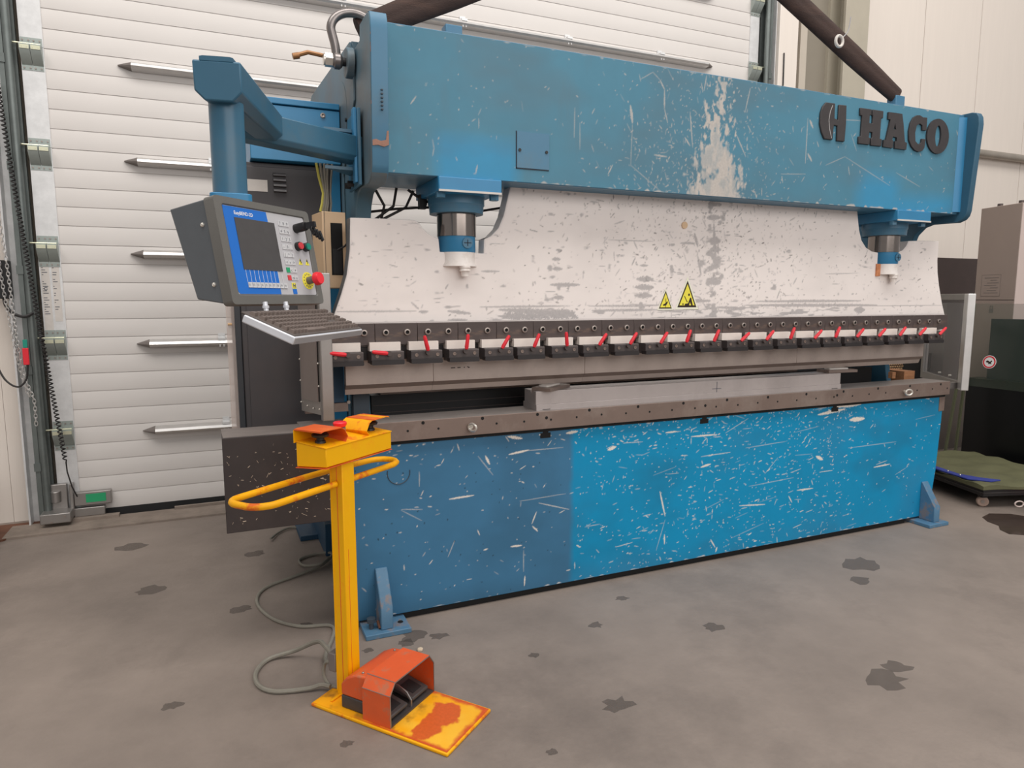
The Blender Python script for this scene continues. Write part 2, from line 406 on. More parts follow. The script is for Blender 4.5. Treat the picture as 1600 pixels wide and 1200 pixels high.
WY = 5.0
wall = thing('wall_back', (6.5, WY+0.12, 0), kind='structure')
pan = MB(); pan.box((-0.4395, 0, -2.6), (0.4395, 0.1, 2.6)); pan_me, _ = pan.mesh('wall_panel', center=False)
pan_me.materials.append(MATS['panel_white'])
for k in range(10): place('wall_panel', pan_me, None, wall, (6.45+0.886*k, WY+0.12, 2.6))
pan2 = MB(); pan2.box((-0.0815, 0, -2.6), (0.0815, 0.1, 2.6)); pan2_me, _ = pan2.mesh('wall_panel', center=False); pan2_me.materials.append(MATS['panel_white'])
for k in range(24): place('wall_panel', pan2_me, None, wall, (-1.14-0.165*k, WY+0.10, 2.6))
bk = MB(); bk.box((-6, WY+0.23, 0), (16, WY+0.3, 5.4)); bk.build('backing', 'panel_cream', wall)
hd = MB(); hd.box((-1.06, WY+0.1, 4.62), (5.2, WY+0.22, 5.4)); hd.build('lintel', 'panel_white', wall)

door = thing('door_1', (1.8, WY, 0), kind='structure')
ZB = [0.052]+[0.596+0.57*k for k in range(8)]
DX0, DX1 = -0.84, 4.48
for k in range(len(ZB)-1):
    za, zb_ = ZB[k], ZB[k+1]; n = 5; h = (zb_-za)/n; prof = [(WY+0.05, za)]
    for i in range(n):
        a = za+i*h
        prof += [(WY+0.0042, a+0.0001), (WY, a+0.0006), (WY, a+h-0.0085), (WY+0.0042, a+h-0.0006)]
    prof += [(WY+0.05, zb_-0.001)]
    MB().prism(prof, 'x', DX0, DX1).build('door_panel', 'door_white', door)
    for (xa, xb) in ((DX0-0.115, DX0+0.001), (DX1-0.001, DX1+0.10)):
        e = MB().box((xa, WY-0.008, za+0.001), (xb, WY+0.05, zb_-0.001)).build('end_plate', 'galvanised', door)
    if k == 2:   # the two printed stickers on the end plate
        d = MB().box((DX0-0.108, WY-0.0088, za+0.03), (DX0-0.064, WY-0.0081, zb_-0.06)); l1 = d.build('sticker', 'plate_white', door)
        d = MB().box((DX0-0.052, WY-0.0088, za+0.10), (DX0-0.012, WY-0.0081, zb_-0.05)); l2 = d.build('sticker', 'plate_white', door)
        pr_ = MB()
        for q in range(26):
            zz = zb_-0.075-q*0.014
            if zz > za+0.06 and q not in (9, 10, 17): pr_.box((DX0-0.103, WY-0.0095, zz), (DX0-0.103+0.03*(0.6+0.4*math.sin(q*2.1)), WY-0.0089, zz+0.004))
            if zz > za+0.16 and q % 3: pr_.box((DX0-0.048, WY-0.0095, zz), (DX0-0.048+0.024*(0.6+0.4*math.cos(q*1.7)), WY-0.0089, zz+0.004))
        pr_.prism(arc(DX0-0.088, za+0.30, 0.010, 20, 330, 10)+arc(DX0-0.088, za+0.30, 0.006, 330, 20, 10), 'y', WY-0.0096, WY-0.0089)
        pr_.build('printed_lines', 'ink', l1)
sl = MB().box((DX0-0.1, WY-0.005, 0.0), (DX1+0.1, WY+0.045, 0.0515)).build('rubber_seal', 'rubber', door)
# roller hinges at each joint: two halves, each a top flange, a knuckle and a sloping bracket
hg = MB()
hg.box((-0.0265, -0.003, 0.012), (0.0265, 0.0, 0.052)); hg.box((-0.0265, -0.006, 0.004), (0.0265, 0.0, 0.014))
hg.add([(-0.0265, -0.052, -0.032), (0.0265, -0.052, -0.032), (0.0265, -0.052, 0.002), (-0.0265, -0.052, 0.002), (-0.0265, 0, -0.105), (0.0265, 0, -0.105), (0.0265, 0, 0.004), (-0.0265, 0, 0.004)], [(0,1,2,3),(4,7,6,5),(0,4,5,1),(2,6,7,3),(1,5,6,2),(0,3,7,4)])
hg.box((-0.0265, -0.003, -0.132), (0.0265, 0.0, -0.105))
hg_me, _ = hg.mesh('roller_hinge', center=False); hg_me.materials.append(MATS['galv_mid'])
kn = MB(); kn.box((-0.023, -0.004, -0.026), (0.023, 0.0, -0.004))
for q in (-0.013, 0.013): kn.cyl((q, -0.006, -0.015), (q, -0.004, -0.015), 0.003, 6)
kn_me, _ = kn.mesh('hinge_plate', center=False); kn_me.materials.append(MATS['zinc_yellow'])
bo = MB()
for q in (-0.015, 0.015):
    for zz in (0.036, -0.119): bo.cyl((q, -0.007, zz), (q, -0.002, zz), 0.005, 6)
bo_me, _ = bo.mesh('hinge_bolts', center=False); bo_me.materials.append(MATS['bolt'])
for k in range(1, len(ZB)-1):
    for base, sgn in ((DX0-0.058, -1), (DX1+0.05, 1)):
        for q in (-0.0275, 0.0275):
            p = (base+q, WY-0.008, ZB[k]-0.005)
            h = place('roller_hinge', hg_me, None, door, p)
            place('hinge_plate', kn_me, None, h, (p[0], p[1]-0.052, p[2])); place('hinge_bolts', bo_me, None, h, p)
        MB().cyl((base+0.05*sgn*-1, WY-0.045, ZB[k]+0.001), (base+0.10*sgn, WY-0.045, ZB[k]+0.001), 0.0055, 8).build('roller_shaft', 'zinc_yellow', door)
    # reinforcing bar with pointed plastic ends and screwed brackets
    xa, xb = -0.385, 4.00; zc = ZB[k]-0.048
    bar = [(WY-0.003, zc-0.028), (WY-0.052, zc-0.020), (WY-0.060, zc-0.006), (WY-0.052, zc+0.010), (WY-0.012, zc+0.026), (WY-0.003, zc+0.026)]
    b = MB().prism(bar, 'x', xa, xb).build('stiffener_bar', 'alu', door)
    for s_, x_ in ((-1, xa), (1, xb)):
        t = MB(); r1 = [(x_, p[0], p[1]) for p in bar]; r2 = [(x_+s_*0.075, WY-0.004-(p[0] < WY-0.01)*0.006, zc-0.002+(p[1]-zc)*0.12) for p in bar]
        t.sweep([r1, r2], smooth=False).build('bar_end', 'plastic_grey', b)
    for x_ in [0.045, 0.915, 1.785, 2.655, 3.525]:
        t = MB().box((x_-0.022, WY-0.006, zc+0.024), (x_+0.022, WY-0.001, zc+0.058)); t.box((x_-0.022, WY-0.055, zc+0.012), (x_+0.022, WY-0.002, zc+0.028))
        for q in (-0.012, 0.012): t.cyl((x_+q, WY-0.010, zc+0.045), (x_+q, WY-0.005, zc+0.045), 0.004, 6); t.cyl((x_+q, WY-0.052, zc-0.031), (x_+q, WY-0.052, zc-0.02), 0.0045, 6)
        t.build('bar_bracket', 'galvanised', b)
# bottom corner: roller bracket, latch block, small switch box with its green board
bb = MB().box((-1.03, WY-0.17, 0.035), (-0.87, WY-0.045, 0.095)); bb.box((-1.02, WY-0.05, 0.09), (-0.9, WY-0.012, 0.25)); bb.box((-0.885, WY-0.07, 0.04), (-0.865, WY-0.01, 0.25))
bb.cyl((-0.96, WY-0.055, 0.14), (-0.96, WY-0.055, 0.21), 0.028, 12); bb.box((-0.87, WY-0.06, 0.03), (-0.70, WY-0.02, 0.085))
bb.build('bottom_bracket', 'alu_shade', door, bevel=0.004)
MB().cyl((-0.97, WY-0.175, 0.045), (-0.97, WY-0.168, 0.045), 0.006, 8).cyl((-0.90, WY-0.175, 0.075), (-0.90, WY-0.168, 0.075), 0.006, 8).build('bracket_bolt', 'bolt', door)
sw = MB().box((-0.865, WY-0.055, 0.10), (-0.66, WY-0.01, 0.185)).build('switch_box', 'alu_shade', door, bevel=0.004)
MB().box((-0.80, WY-0.058, 0.118), (-0.69, WY-0.054, 0.172)).build('circuit_board', 'green', sw)

# vertical guide tracks
def track(x, s_, label):
    t = thing('door_track', (x, WY-0.03, 0), label, 'rail', 'door guide tracks')
    MB().prism([(x, WY+0.03), (x+s_*0.075, WY+0.03), (x+s_*0.075, WY-0.075), (x+s_*0.050, WY-0.075), (x+s_*0.050, WY-0.005), (x, WY-0.005)], 'z', 0, 4.6).build('angle_post', 'galv_dark', t)
    MB().tube([(x+s_*0.030, WY-0.06, 0.02), (x+s_*0.030, WY-0.06, 4.55)], 0.024, 10).build('rail', 'galv_dark', t)
    MB().prism([(x+s_*0.08, WY+0.03), (x+s_*0.135, WY+0.03), (x+s_*0.135, WY-0.06), (x+s_*0.125, WY-0.06), (x+s_*0.125, WY+0.02), (x+s_*0.08, WY+0.02)], 'z', 0, 4.6).build('wall_angle', 'galvanised', t)
    for z in (0.35, 0.95, 1.55, 2.15, 2.75, 3.35): MB().box((x+s_*0.045, WY-0.082, z), (x+s_*0.08, WY-0.075, z+0.05)).build('clip', 'galv_dark', t)
track(-0.975, -1, 'grey galvanised steel guide track standing left of the white sectional door')
track(4.60, 1, 'grey galvanised steel guide track at right edge of the white sectional door')

# door frame and steel column on the right
MB().box((4.74, WY-0.09, 0), (4.96, WY+0.12, 4.7)).build('trim_1', 'panel_white', kind='structure', bevel=0.004)
cl = MB()
cl.box((5.02, WY-0.06, 0), (5.10, WY+0.14, 5.2)); cl.build('trim_2', 'panel_cream', kind='structure')
col_ = thing('trim_3', (5.45, WY-0.1, 0), kind='structure')
MB().box((5.50, WY-0.12, 0), (5.80, WY-0.09, 5.2)).build('flange', 'column_grey', col_, bevel=0.003)
MB().box((5.635, WY-0.09, 0), (5.655, WY+0.10, 5.2)).build('web', 'column_grey', col_)
MB().box((5.50, WY+0.06, 0), (5.80, WY+0.11, 5.2)).build('flange', 'column_grey', col_)
MB().box((5.10, WY+0.09, 0), (5.50, WY+0.13, 5.2)).build('infill_panel', 'infill_grey', col_)
MB().tube([(4.80, WY-0.098, 3.30), (4.795, WY-0.098, 3.58)], 0.006, 6).build('cable_stub', 'cable_black', tag(bpy.data.objects['trim_1'], None))
th = MB().box((-1.2, 4.72, 0.0), (5.2, 4.96, 0.012)); th.build('trim_4', 'dust_concrete', kind='structure')
for (a, b, c, d) in ((-1.02, 4.90, -0.62, 4.955), (-0.3, 4.93, 0.4, 4.955)):
    MB().box((a, b, 0.012), (c, d, 0.03)).build('mortar_lump', 'dust_concrete', bpy.data.objects['trim_4'])
MB().cyl((5.9, WY+0.06, 2.99), (15, WY+0.06, 2.99), 0.042, 14).build('wall_pipe', 'pipe_grey', label='grey horizontal pipe running along the white panel wall', cat='pipe')

# ------------------------------------------------------------------ press brake
pb = thing('press_brake', (2.3, 3.2, 0), 'big scratched blue press brake with white ram and steel table rail', 'machine')
BY = 2.70                      # beam front
# side frames (C shaped plates)
def frame_poly(back, low=0.03):
    p = [(2.640, 1.905)]+[(2.612, 2.38)]+[(2.617, 2.42), (2.630, 2.443), (2.66, 2.452), (2.79, 2.455), (2.80, 2.40), (2.95, 2.40), (2.96, 2.45), (back, 2.455), (back, low), (2.93, low), (2.93, 0.72)]
    p += [(2.99, 0.745), (3.045, 0.80), (3.085, 0.88), (3.10, 0.97), (3.06, 1.2), (2.995, 1.60), (2.985, 1.72), (2.955, 1.79), (2.91, 1.832), (2.86, 1.846), (2.70, 1.842), (2.665, 1.855), (2.648, 1.875)]
    return p
fl = MB().prism(frame_poly(4.15), 'x', 0.575, 0.640).build('side_frame', 'blue_side', pb, bevel=0.004)
fe = [(2.951, 1.7955), (2.907, 1.8355), (2.86, 1.8495), (2.70, 1.8455), (2.664, 1.8585), (2.6455, 1.880), (2.6365, 1.905), (2.6085, 2.38), (2.6135, 2.42), (2.6265, 2.445), (2.655, 2.4545)]
fe = [(a, b) for a, b in fe[3:]]
MB().prism([(a-0.0006, b) for a, b in fe]+[(a+0.006, b) for a, b in fe[::-1]], 'x', 0.578, 0.6405).build('front_edge', 'blue', fl, bevel=0.002)
fr = MB().prism(frame_poly(4.15), 'x', 4.02, 4.062).build('side_frame', 'blue_shaded', pb, bevel=0.004)
op = MB().prism([(2.90, 2.20), (2.90, 2.36), (2.96, 2.445), (4.1, 2.53), (4.30, 2.47), (4.30, 0.02), (3.66, 0.02), (3.20, 0.5), (3.20, 1.95), (3.05, 2.10)], 'x', 0.566, 0.5745).build('outer_plate', 'blue_side', pb, bevel=0.003)
cv = MB().prism(arc(3.20, 2.20, 0.15, 0, 360, 32)[:-1], 'x', 0.5645, 0.5662).build('round_cover', 'blue_side', pb)
MB().cyl((0.566, 3.06, 2.16), (0.558, 3.06, 2.16), 0.009, 6).build('cover_screw', 'black_steel', cv)
for k in range(6): MB().box((0.612, 2.6135+0.0006*0, 2.10+k*0.014), (0.620, 2.632, 2.104+k*0.014)).build('stamped_mark', 'dark_blue_grey', fl)
MB().prism([(0.579, 1.972), (0.6, 1.975), (0.622, 1.970), (0.641, 1.978), (0.641, 2.03), (0.634, 2.028), (0.630, 1.995), (0.61, 1.990), (0.592, 1.996), (0.579, 1.992)], 'y', 2.628, 2.64).build('worn_patch', 'edge_rust', fl)
for z_, h_ in ((2.30, 0.035), (2.12, 0.012), (2.36, 0.008)): MB().box((0.5765, 2.610+(2.38-z_)*0.059, z_), (0.5800, 2.625+(2.38-z_)*0.059, z_+h_)).build('worn_patch', 'edge_rust', fl)
MB().box((0.40, 4.0, 0), (0.66, 4.34, 0.03)).box((0.50, 3.70, 0), (0.60, 4.3, 0.18)).build('rear_foot', 'dark_blue', pb, bevel=0.003)
# top beam: hollow box with front plate
bmB = MB().box((0.641, BY, 1.888), (4.02, BY+0.04, 2.446)); bmB.box((0.641, BY+0.04, 1.888), (4.02, 3.05, 1.93)); bmB.box((0.641, BY+0.04, 2.406), (4.02, 3.05, 2.446)); bmB.box((0.641, 3.01, 1.93), (4.02, 3.05, 2.406))
beam = bmB.build('top_beam', 'blue', pb, bevel=0.003)
MB().prism([(3.975, BY-0.001), (4.021, BY-0.001), (4.021, BY-0.018), (4.005, BY-0.014)], 'z', 1.90, 2.43).build('weld_fillet', 'blue_bright', beam)
MB().box((0.640, BY-0.003, 1.90), (0.643, BY+0.002, 2.44)).build('weld_bead', 'plate_white', beam)
# beam face wear
Wb = Wear(0.646, 3.974, 1.891, 2.443, 0.0034, 11)
edge = Wb.fbm(0.05, 0.03); X2, Z2 = np.meshgrid(Wb.X, Wb.Z)
cx_ = 2.240+0.06*(Z2-1.89)+0.012*np.sin(Z2*21)
hwid = np.interp(Z2, [1.89, 1.93, 2.0, 2.08, 2.15, 2.22, 2.30, 2.44], [0.20, 0.18, 0.155, 0.14, 0.11, 0.075, 0.05, 0.05])
dd = (hwid-np.abs(X2-cx_))/hwid
pn = Wb.fbm(0.05, 0.09, 5)
fine = Wb.fbm(0.018, 0.03, 3)
frag = np.clip((Z2-2.12)/0.12, 0, 1)
Wb.ch[0] = np.clip((dd*(0.95-0.35*frag)+(pn-0.5)*2.4+(fine-0.5)*(1.2+2.6*frag)-0.16-0.15*frag)*3.0, 0, 1)*np.clip((dd+1.1)*2, 0, 1)*(0.72+0.28*np.clip((Wb.fbm(0.03, 0.06, 3)-0.35)*4, 0, 1))
Wb.ch[1] = np.clip((Wb.fbm(0.5, 0.25)-0.5)*1.6, 0, 0.5)+0.25*np.clip((Wb.fbm(0.06, 0.3)-0.6)*4, 0, 1)*np.clip((2.4-X2)/1.2, 0, 1)
rag = Wb.noise(0.03, 0.03)
for (a, b, c, d, e) in ((0.85, 1.20, 1.76, 2.05, 0.07), (3.20, 3.52, 1.84, 2.06, 0.12), (3.44, 3.99, 1.80, 1.975, 0.09)):
    Wb.ch[2] = np.maximum(Wb.ch[2], np.clip(Wb.soft(a, b, c, d, e)+(Wb.fbm(0.1, 0.1)-0.5)*0.3*Wb.soft(a-.05, b+.05, c, d+.05, .1), 0, 1)*0.85)
Wb.ch[0] = np.maximum(Wb.ch[0], np.clip((Wb.noise(0.022, 0.05)-0.45-(Z2-1.891)*34)*4, 0, 1)*0.9*np.clip((X2-1.0)/0.4, 0.15, 1))
Wb.ch[0] = np.maximum(Wb.ch[0], np.clip((Wb.noise(0.03, 0.03)-0.55-(2.443-Z2)*40)*4, 0, 1)*0.8)
big = [(1.808, 2.376, 1.872, 2.414, 0.004), (1.872, 2.414, 1.911, 2.385, 0.004), (1.911, 2.385, 1.937, 2.347, 0.007), (1.937, 2.347, 1.939, 2.263, 0.007), (1.939, 2.263, 1.959, 2.203, 0.005), (1.756, 2.257, 1.768, 2.184, 0.016), (1.768, 2.176, 1.763, 1.995, 0.004), (1.763, 2.0, 1.922, 1.9, 0.004), (1.668, 1.993, 1.646, 1.953, 0.006), (1.474, 2.219, 1.472, 2.094, 0.004), (1.5, 2.158, 1.501, 2.046, 0.004), (2.436, 2.41, 2.41, 2.298, 0.005), (2.172, 2.437, 2.16, 2.367, 0.005), (2.817, 2.309, 2.815, 2.088, 0.005), (2.831, 2.301, 2.855, 2.265, 0.013), (2.829, 2.137, 2.858, 2.101, 0.013), (2.958, 2.089, 3.091, 2.142, 0.004), (3.091, 2.142, 3.442, 2.016, 0.004), (3.486, 2.088, 3.684, 2.025, 0.004), (3.128, 2.259, 3.173, 2.178, 0.004), (2.655, 2.023, 2.819, 2.034, 0.004), (1.889, 2.055, 1.96, 2.052, 0.008), (1.024, 1.945, 1.015, 1.909, 0.006), (1.031, 2.13, 1.031, 2.092, 0.004), (2.083, 2.264, 2.104, 2.107, 0.006), (2.242, 2.236, 2.237, 2.163, 0.008), (2.36, 2.189, 2.425, 2.089, 0.006), (2.058, 2.147, 2.089, 2.112, 0.008), (3.04, 2.325, 3.20, 2.335, 0.004)]
for q in big: Wb.line(0, *q[:4], q[4]*0.85, 0.55 if q[4] <= 0.004 else 0.8, 0.6)
bd = lambda x, z: max(0.06, math.exp(-((x-2.18)/0.42)**2))*(0.5+0.5*(z < 2.25))
Wb.scatter(420, 0, bd, 0.004, 0.045, 0.0025, 0.0045, 1.57, 0.6, 0.15)
Wb.scatter(480, 0, bd, 0.003, 0.02, 0.0025, 0.0045, 0.3, 1.2, 0.15)
Wb.scatter(80, 0, lambda x, z: 1, 0.003, 0.014, 0.0025, 0.005, 1.2, 0.9, 0.3)
bs = Wb.build('painted_face', BY-0.0012, 'beam_paint', beam)
bs.data.polygons.foreach_set('use_smooth', [False]*len(bs.data.polygons))
# access cover
ac = MB().box((1.2, BY-0.005, 1.948), (1.35, BY-0.001, 2.095)).build('access_cover', 'blue', beam)
ag = MB().box((1.196, BY-0.003, 1.944), (1.2005, BY-0.0005, 2.097)); ag.box((1.196, BY-0.003, 1.9435), (1.350, BY-0.0005, 1.9482)); ag.build('cover_gap', 'navy', ac)
for x_, z_ in ((1.212, 2.02), (1.337, 2.02)): MB().cyl((x_, BY-0.008, z_), (x_, BY-0.004, z_), 0.007, 6).build('cover_screw', 'black_steel', ac)
# raised maker letters
LET = {
 'emblem': [(2.927,2.397),(2.991,2.398),(2.992,2.325),(3.019,2.318),(3.018,2.395),(3.072,2.397),(3.076,2.306),(3.072,2.215),(3.016,2.214),(3.015,2.289),(2.99,2.29),(2.986,2.216),(2.928,2.216),(2.906,2.249),(2.892,2.288),(2.893,2.343),(2.906,2.375)],
 'letter_h': [(3.172,2.396),(3.256,2.397),(3.257,2.366),(3.245,2.366),(3.246,2.326),(3.269,2.325),(3.269,2.365),(3.264,2.366),(3.265,2.397),(3.346,2.397),(3.346,2.359),(3.332,2.359),(3.332,2.253),(3.348,2.252),(3.346,2.214),(3.266,2.213),(3.265,2.251),(3.273,2.252),(3.272,2.28),(3.249,2.281),(3.248,2.252),(3.257,2.251),(3.256,2.215),(3.173,2.214),(3.172,2.251),(3.188,2.251),(3.189,2.358),(3.174,2.358)],
 'letter_c': [(3.632,2.405),(3.663,2.395),(3.664,2.397),(3.693,2.398),(3.693,2.329),(3.659,2.328),(3.657,2.353),(3.637,2.361),(3.612,2.348),(3.603,2.308),(3.61,2.265),(3.638,2.248),(3.659,2.262),(3.66,2.282),(3.691,2.282),(3.687,2.236),(3.672,2.218),(3.642,2.210),(3.61,2.216),(3.58,2.236),(3.558,2.268),(3.553,2.314),(3.562,2.358),(3.582,2.388),(3.608,2.402)]}
for k, p in LET.items(): MB().prism(p, 'y', BY-0.011, BY-0.001).build('raised_'+('emblem' if k == 'emblem' else 'letter'), 'letter', beam, bevel=0.003)
em = bpy.data.objects['raised_emblem']
MB().sheet([(2.971,2.387),(2.956,2.355),(2.949,2.312),(2.957,2.267),(2.974,2.223)], 0.004, 'y', BY-0.0122, BY-0.0105).build('emblem_highlight', 'letter_line', em)  # pale line painted in as the highlight along the emblem's groove
la = MB().prism([(3.385,2.396),(3.44,2.397),(3.439,2.346),(3.433,2.312),(3.442,2.3115),(3.444,2.272),(3.429,2.273),(3.426,2.254),(3.435,2.252),(3.434,2.213),(3.36,2.214),(3.36,2.25),(3.378,2.25),(3.403,2.359),(3.385,2.36)], 'y', BY-0.011, BY-0.001)
la.prism([(3.44,2.397),(3.491,2.397),(3.505,2.348),(3.526,2.253),(3.543,2.249),(3.541,2.213),(3.45,2.213),(3.448,2.251),(3.462,2.251),(3.46,2.271),(3.444,2.272),(3.442,2.3115),(3.451,2.311),(3.439,2.346)], 'y', BY-0.011, BY-0.001); la.build('raised_letter', 'letter', beam)
lo_ = MB(); rg = []
for k in range(28):
    t = 2*PI*k/28; c_, s_ = math.cos(t), math.sin(t); ox, oz, ix, iz = 3.7925+0.0915*c_, 2.307+0.095*s_, 3.793+0.0245*c_, 2.3075+0.058*s_
    rg.append([(ox, BY-0.011, oz), (ix, BY-0.011, iz), (ix, BY-0.001, iz), (ox, BY-0.001, oz)])
lo_.sweep(rg, closed=True, smooth=False); lo_.build('raised_letter', 'letter', beam)
# lugs on top
for x_ in (0.985, 3.69): MB().box((x_-0.037, 2.86, 2.44), (x_+0.037, 2.92, 2.56 if x_ > 3 else 2.54)).build('lifting_lug', 'blue', pb, bevel=0.004)

# cylinders
def cylinder(x):
    blk = MB().box((x-0.137, 2.685, 1.832), (x+0.137, 3.02, 1.889)).build('cylinder_block', 'blue_bright', pb, bevel=0.004)
    MB().box((x-0.136, 2.682, 1.830), (x+0.136, 2.687, 1.838)).build('worn_edge', 'plate_white', blk)
    for dx, dy in ((-0.125, 2.725), (0.125, 2.725), (-0.125, 2.98), (0.125, 2.98)):
        MB().cyl((x+dx*0.94, dy, 1.81), (x+dx*0.94, dy, 1.835), 0.020, 6).build('flange_bolt', 'blue', blk)
    c = MB().lathe([(0.0, 1.835), (0.122, 1.835), (0.122, 1.800), (0.118, 1.795), (0.116, 1.763), (0.0, 1.763)], (x, 2.87, 0), (0, 0, 1), 36).build('cylinder_flange', 'blue', pb)
    MB().cyl((x, 2.87, 1.668), (x, 2.87, 1.765), 0.085, 36).build('piston_rod', 'chrome', c)
    k = MB().lathe([(0, 1.672), (0.081, 1.672), (0.082, 1.606), (0.078, 1.600), (0, 1.600)], (x, 2.87, 0), (0, 0, 1), 36).build('coupling', 'blue_bright', pb)
    MB().cyl((x+0.02, 2.79, 1.638), (x+0.02, 2.783, 1.638), 0.023, 18).build('round_plug', 'blue', k)
    MB().box((x+0.004, 2.7815, 1.6365), (x+0.036, 2.7832, 1.6395)).box((x+0.0185, 2.7815, 1.625), (x+0.0215, 2.7832, 1.651)).build('cross_slot', 'navy', k)
    v = MB().lathe([(0, 1.600), (0.078, 1.600), (0.078, 1.556), (0.085, 1.545), (0.085, 1.540), (0, 1.540)], (x, 2.865, 0), (0, 0, 1), 30).build('clevis', 'clevis', pb)
    MB().lathe([(0, 1.542), (0.024, 1.542), (0.025, 1.533), (0.021, 1.53), (0.024, 1.526), (0.024, 1.519), (0.017, 1.516), (0.017, 1.497), (0, 1.497)], (x+0.012, 2.80, 0), (0, 0, 1), 10).build('clevis_bolt', 'clevis', v)
    return c
cylinder(0.989); cylinder(3.640)
mat('rust_stain', (186, 120, 80), 0.7, var=0.3, scale=30)
MB().box((3.535, 2.82, 1.53), (3.565, 2.828, 1.60)).build('rust_patch', 'rust_stain', pb)

# ram
RP = [(0.525,1.726)]+[(0.70,1.729),(0.79,1.728),(0.806,1.722),(0.817,1.708),(0.835,1.687),(0.862,1.667),(0.895,1.655),(0.90,1.60),(1.062,1.60),(1.10,1.598),(1.102,1.66),(1.135,1.675),(1.17,1.71),(1.195,1.765),(1.226,1.887),(1.24,1.98),(3.345,1.98),(3.365,1.879),(3.385,1.79),(3.41,1.73),(3.45,1.69),(3.50,1.67),(3.55,1.665),(3.55,1.60),(3.715,1.60),(3.715,1.672),(3.755,1.683),(3.785,1.71),(3.80,1.739),(3.93,1.745),(4.067,1.746),(4.068,1.63),(4.078,1.56),(4.10,1.48),(4.14,1.37),(4.171,1.302),(4.171,1.20),(0.43,1.20),(0.432,1.302),(0.452,1.345),(0.480,1.42),(0.505,1.50),(0.520,1.60)]
ram = MB().prism(RP, 'y', 2.83, 2.90).build('ram', 'ram_white', pb, bevel=0.003)
lf = [(0.525,1.726),(0.520,1.60),(0.505,1.50),(0.480,1.42),(0.452,1.345),(0.432,1.302)]
es = MB().sheet([(x_-0.0012, z_) for x_, z_ in lf], -0.001, 'y', 2.833, 2.90).build('ram_edge', 'ram_edge', ram)
MB().sheet([(1.103,1.66),(1.136,1.674),(1.171,1.709),(1.196,1.764),(1.227,1.886),(1.241,1.975)], 0.001, 'y', 2.832, 2.90).build('ram_edge', 'black_steel', ram)
Wr = Wear(0.436, 4.168, 1.306, 1.975, 0.004, 23)
X2, Z2 = np.meshgrid(Wr.X, Wr.Z)
RL = [(0.444,1.35,0.79,1.35,0.006),(0.804,1.347,0.841,1.347,0.014),(0.932,1.349,1.035,1.337,0.014),(1.081,1.365,1.528,1.368,0.008),(1.172,1.353,1.495,1.338,0.022),(0.932,1.31,1.02,1.309,0.011),(1.427,1.465,1.578,1.466,0.017),(1.436,1.581,1.476,1.582,0.017),(1.437,1.538,1.486,1.538,0.017),(1.444,1.407,1.494,1.406,0.02),(1.412,1.333,1.546,1.332,0.039),(1.897,1.496,1.99,1.497,0.025),(1.891,1.456,1.991,1.456,0.028),(1.888,1.416,1.985,1.416,0.025),(1.631,1.367,1.994,1.366,0.008),(1.649,1.346,2.033,1.346,0.011),(1.914,1.561,1.958,1.562,0.011),(2.31,1.807,2.391,1.811,0.028),(2.337,1.649,2.398,1.65,0.034),(2.324,1.488,2.406,1.488,0.039),(2.646,1.386,3.433,1.388,0.013),(2.582,1.366,3.566,1.362,0.016),(3.386,1.337,3.463,1.336,0.039),(3.435,1.358,4.159,1.359,0.004),(2.149,1.675,2.235,1.678,0.011),(2.352,1.777,2.374,1.553,0.017),(2.258,1.615,2.282,1.519,0.011),(1.088,1.521,1.173,1.522,0.008),(1.731,1.677,1.985,1.679,0.004),(3.144,1.537,3.368,1.544,0.004),(2.167,1.39,2.348,1.39,0.017),(2.391,1.357,2.561,1.349,0.014),(1.765,1.752,1.818,1.77,0.005),(2.233,1.725,2.256,1.662,0.017)]
for q in RL: Wr.line(0, *q[:4], q[4]*1.1, 0.75, 0.6)
for k in range(7): Wr.line(0, 1.20+0.05*k, 1.335+0.002*k, 1.27+0.05*k, 1.312, 0.035, 0.8, 1.0)
cols = 0.55*np.exp(-((X2-1.45)/0.07)**2)*(Z2 < 1.63)+0.75*np.exp(-((X2-1.945)/0.06)**2)*(Z2 < 1.6)+1.0*np.exp(-((X2-2.37)/0.06)**2)+0.55*np.exp(-((X2-2.22)/0.14)**2)*(Z2 < 1.75)+0.35*np.exp(-((X2-2.8)/0.25)**2)*(Z2 < 1.55)
pn = Wr.fbm(0.045, 0.03, 4)
Wr.ch[0] = np.maximum(Wr.ch[0], np.clip((pn+0.27*cols-0.77)*6, 0, 0.75))
band = np.exp(-((Z2-1.335)/0.035)**2)*np.clip((X2-0.9)/0.3, 0, 1)*np.clip((3.5-X2)/0.3, 0, 1)
Wr.ch[0] = np.maximum(Wr.ch[0], np.clip((Wr.fbm(0.09, 0.016, 3)+0.22*band-0.78)*8, 0, 0.75))
rd = lambda x, z: 0.12+0.9*math.exp(-((x-2.3)/0.55)**2)
Wr.scatter(1300, 1, rd, 0.003, 0.020, 0.003, 0.0055, 0.2, 1.0, 0.15)
Wr.scatter(300, 0, rd, 0.01, 0.05, 0.003, 0.007, 1.2, 0.9, 0.4)
Wr.scatter(70, 1, lambda x, z: 1, 0.006, 0.05, 0.004, 0.006, 0.0, 0.5, 0.4)
Wr.ch[1] = np.maximum(Wr.ch[1], 0.10*np.clip((Wr.fbm(0.3, 0.2)-0.45)*3, 0, 1))
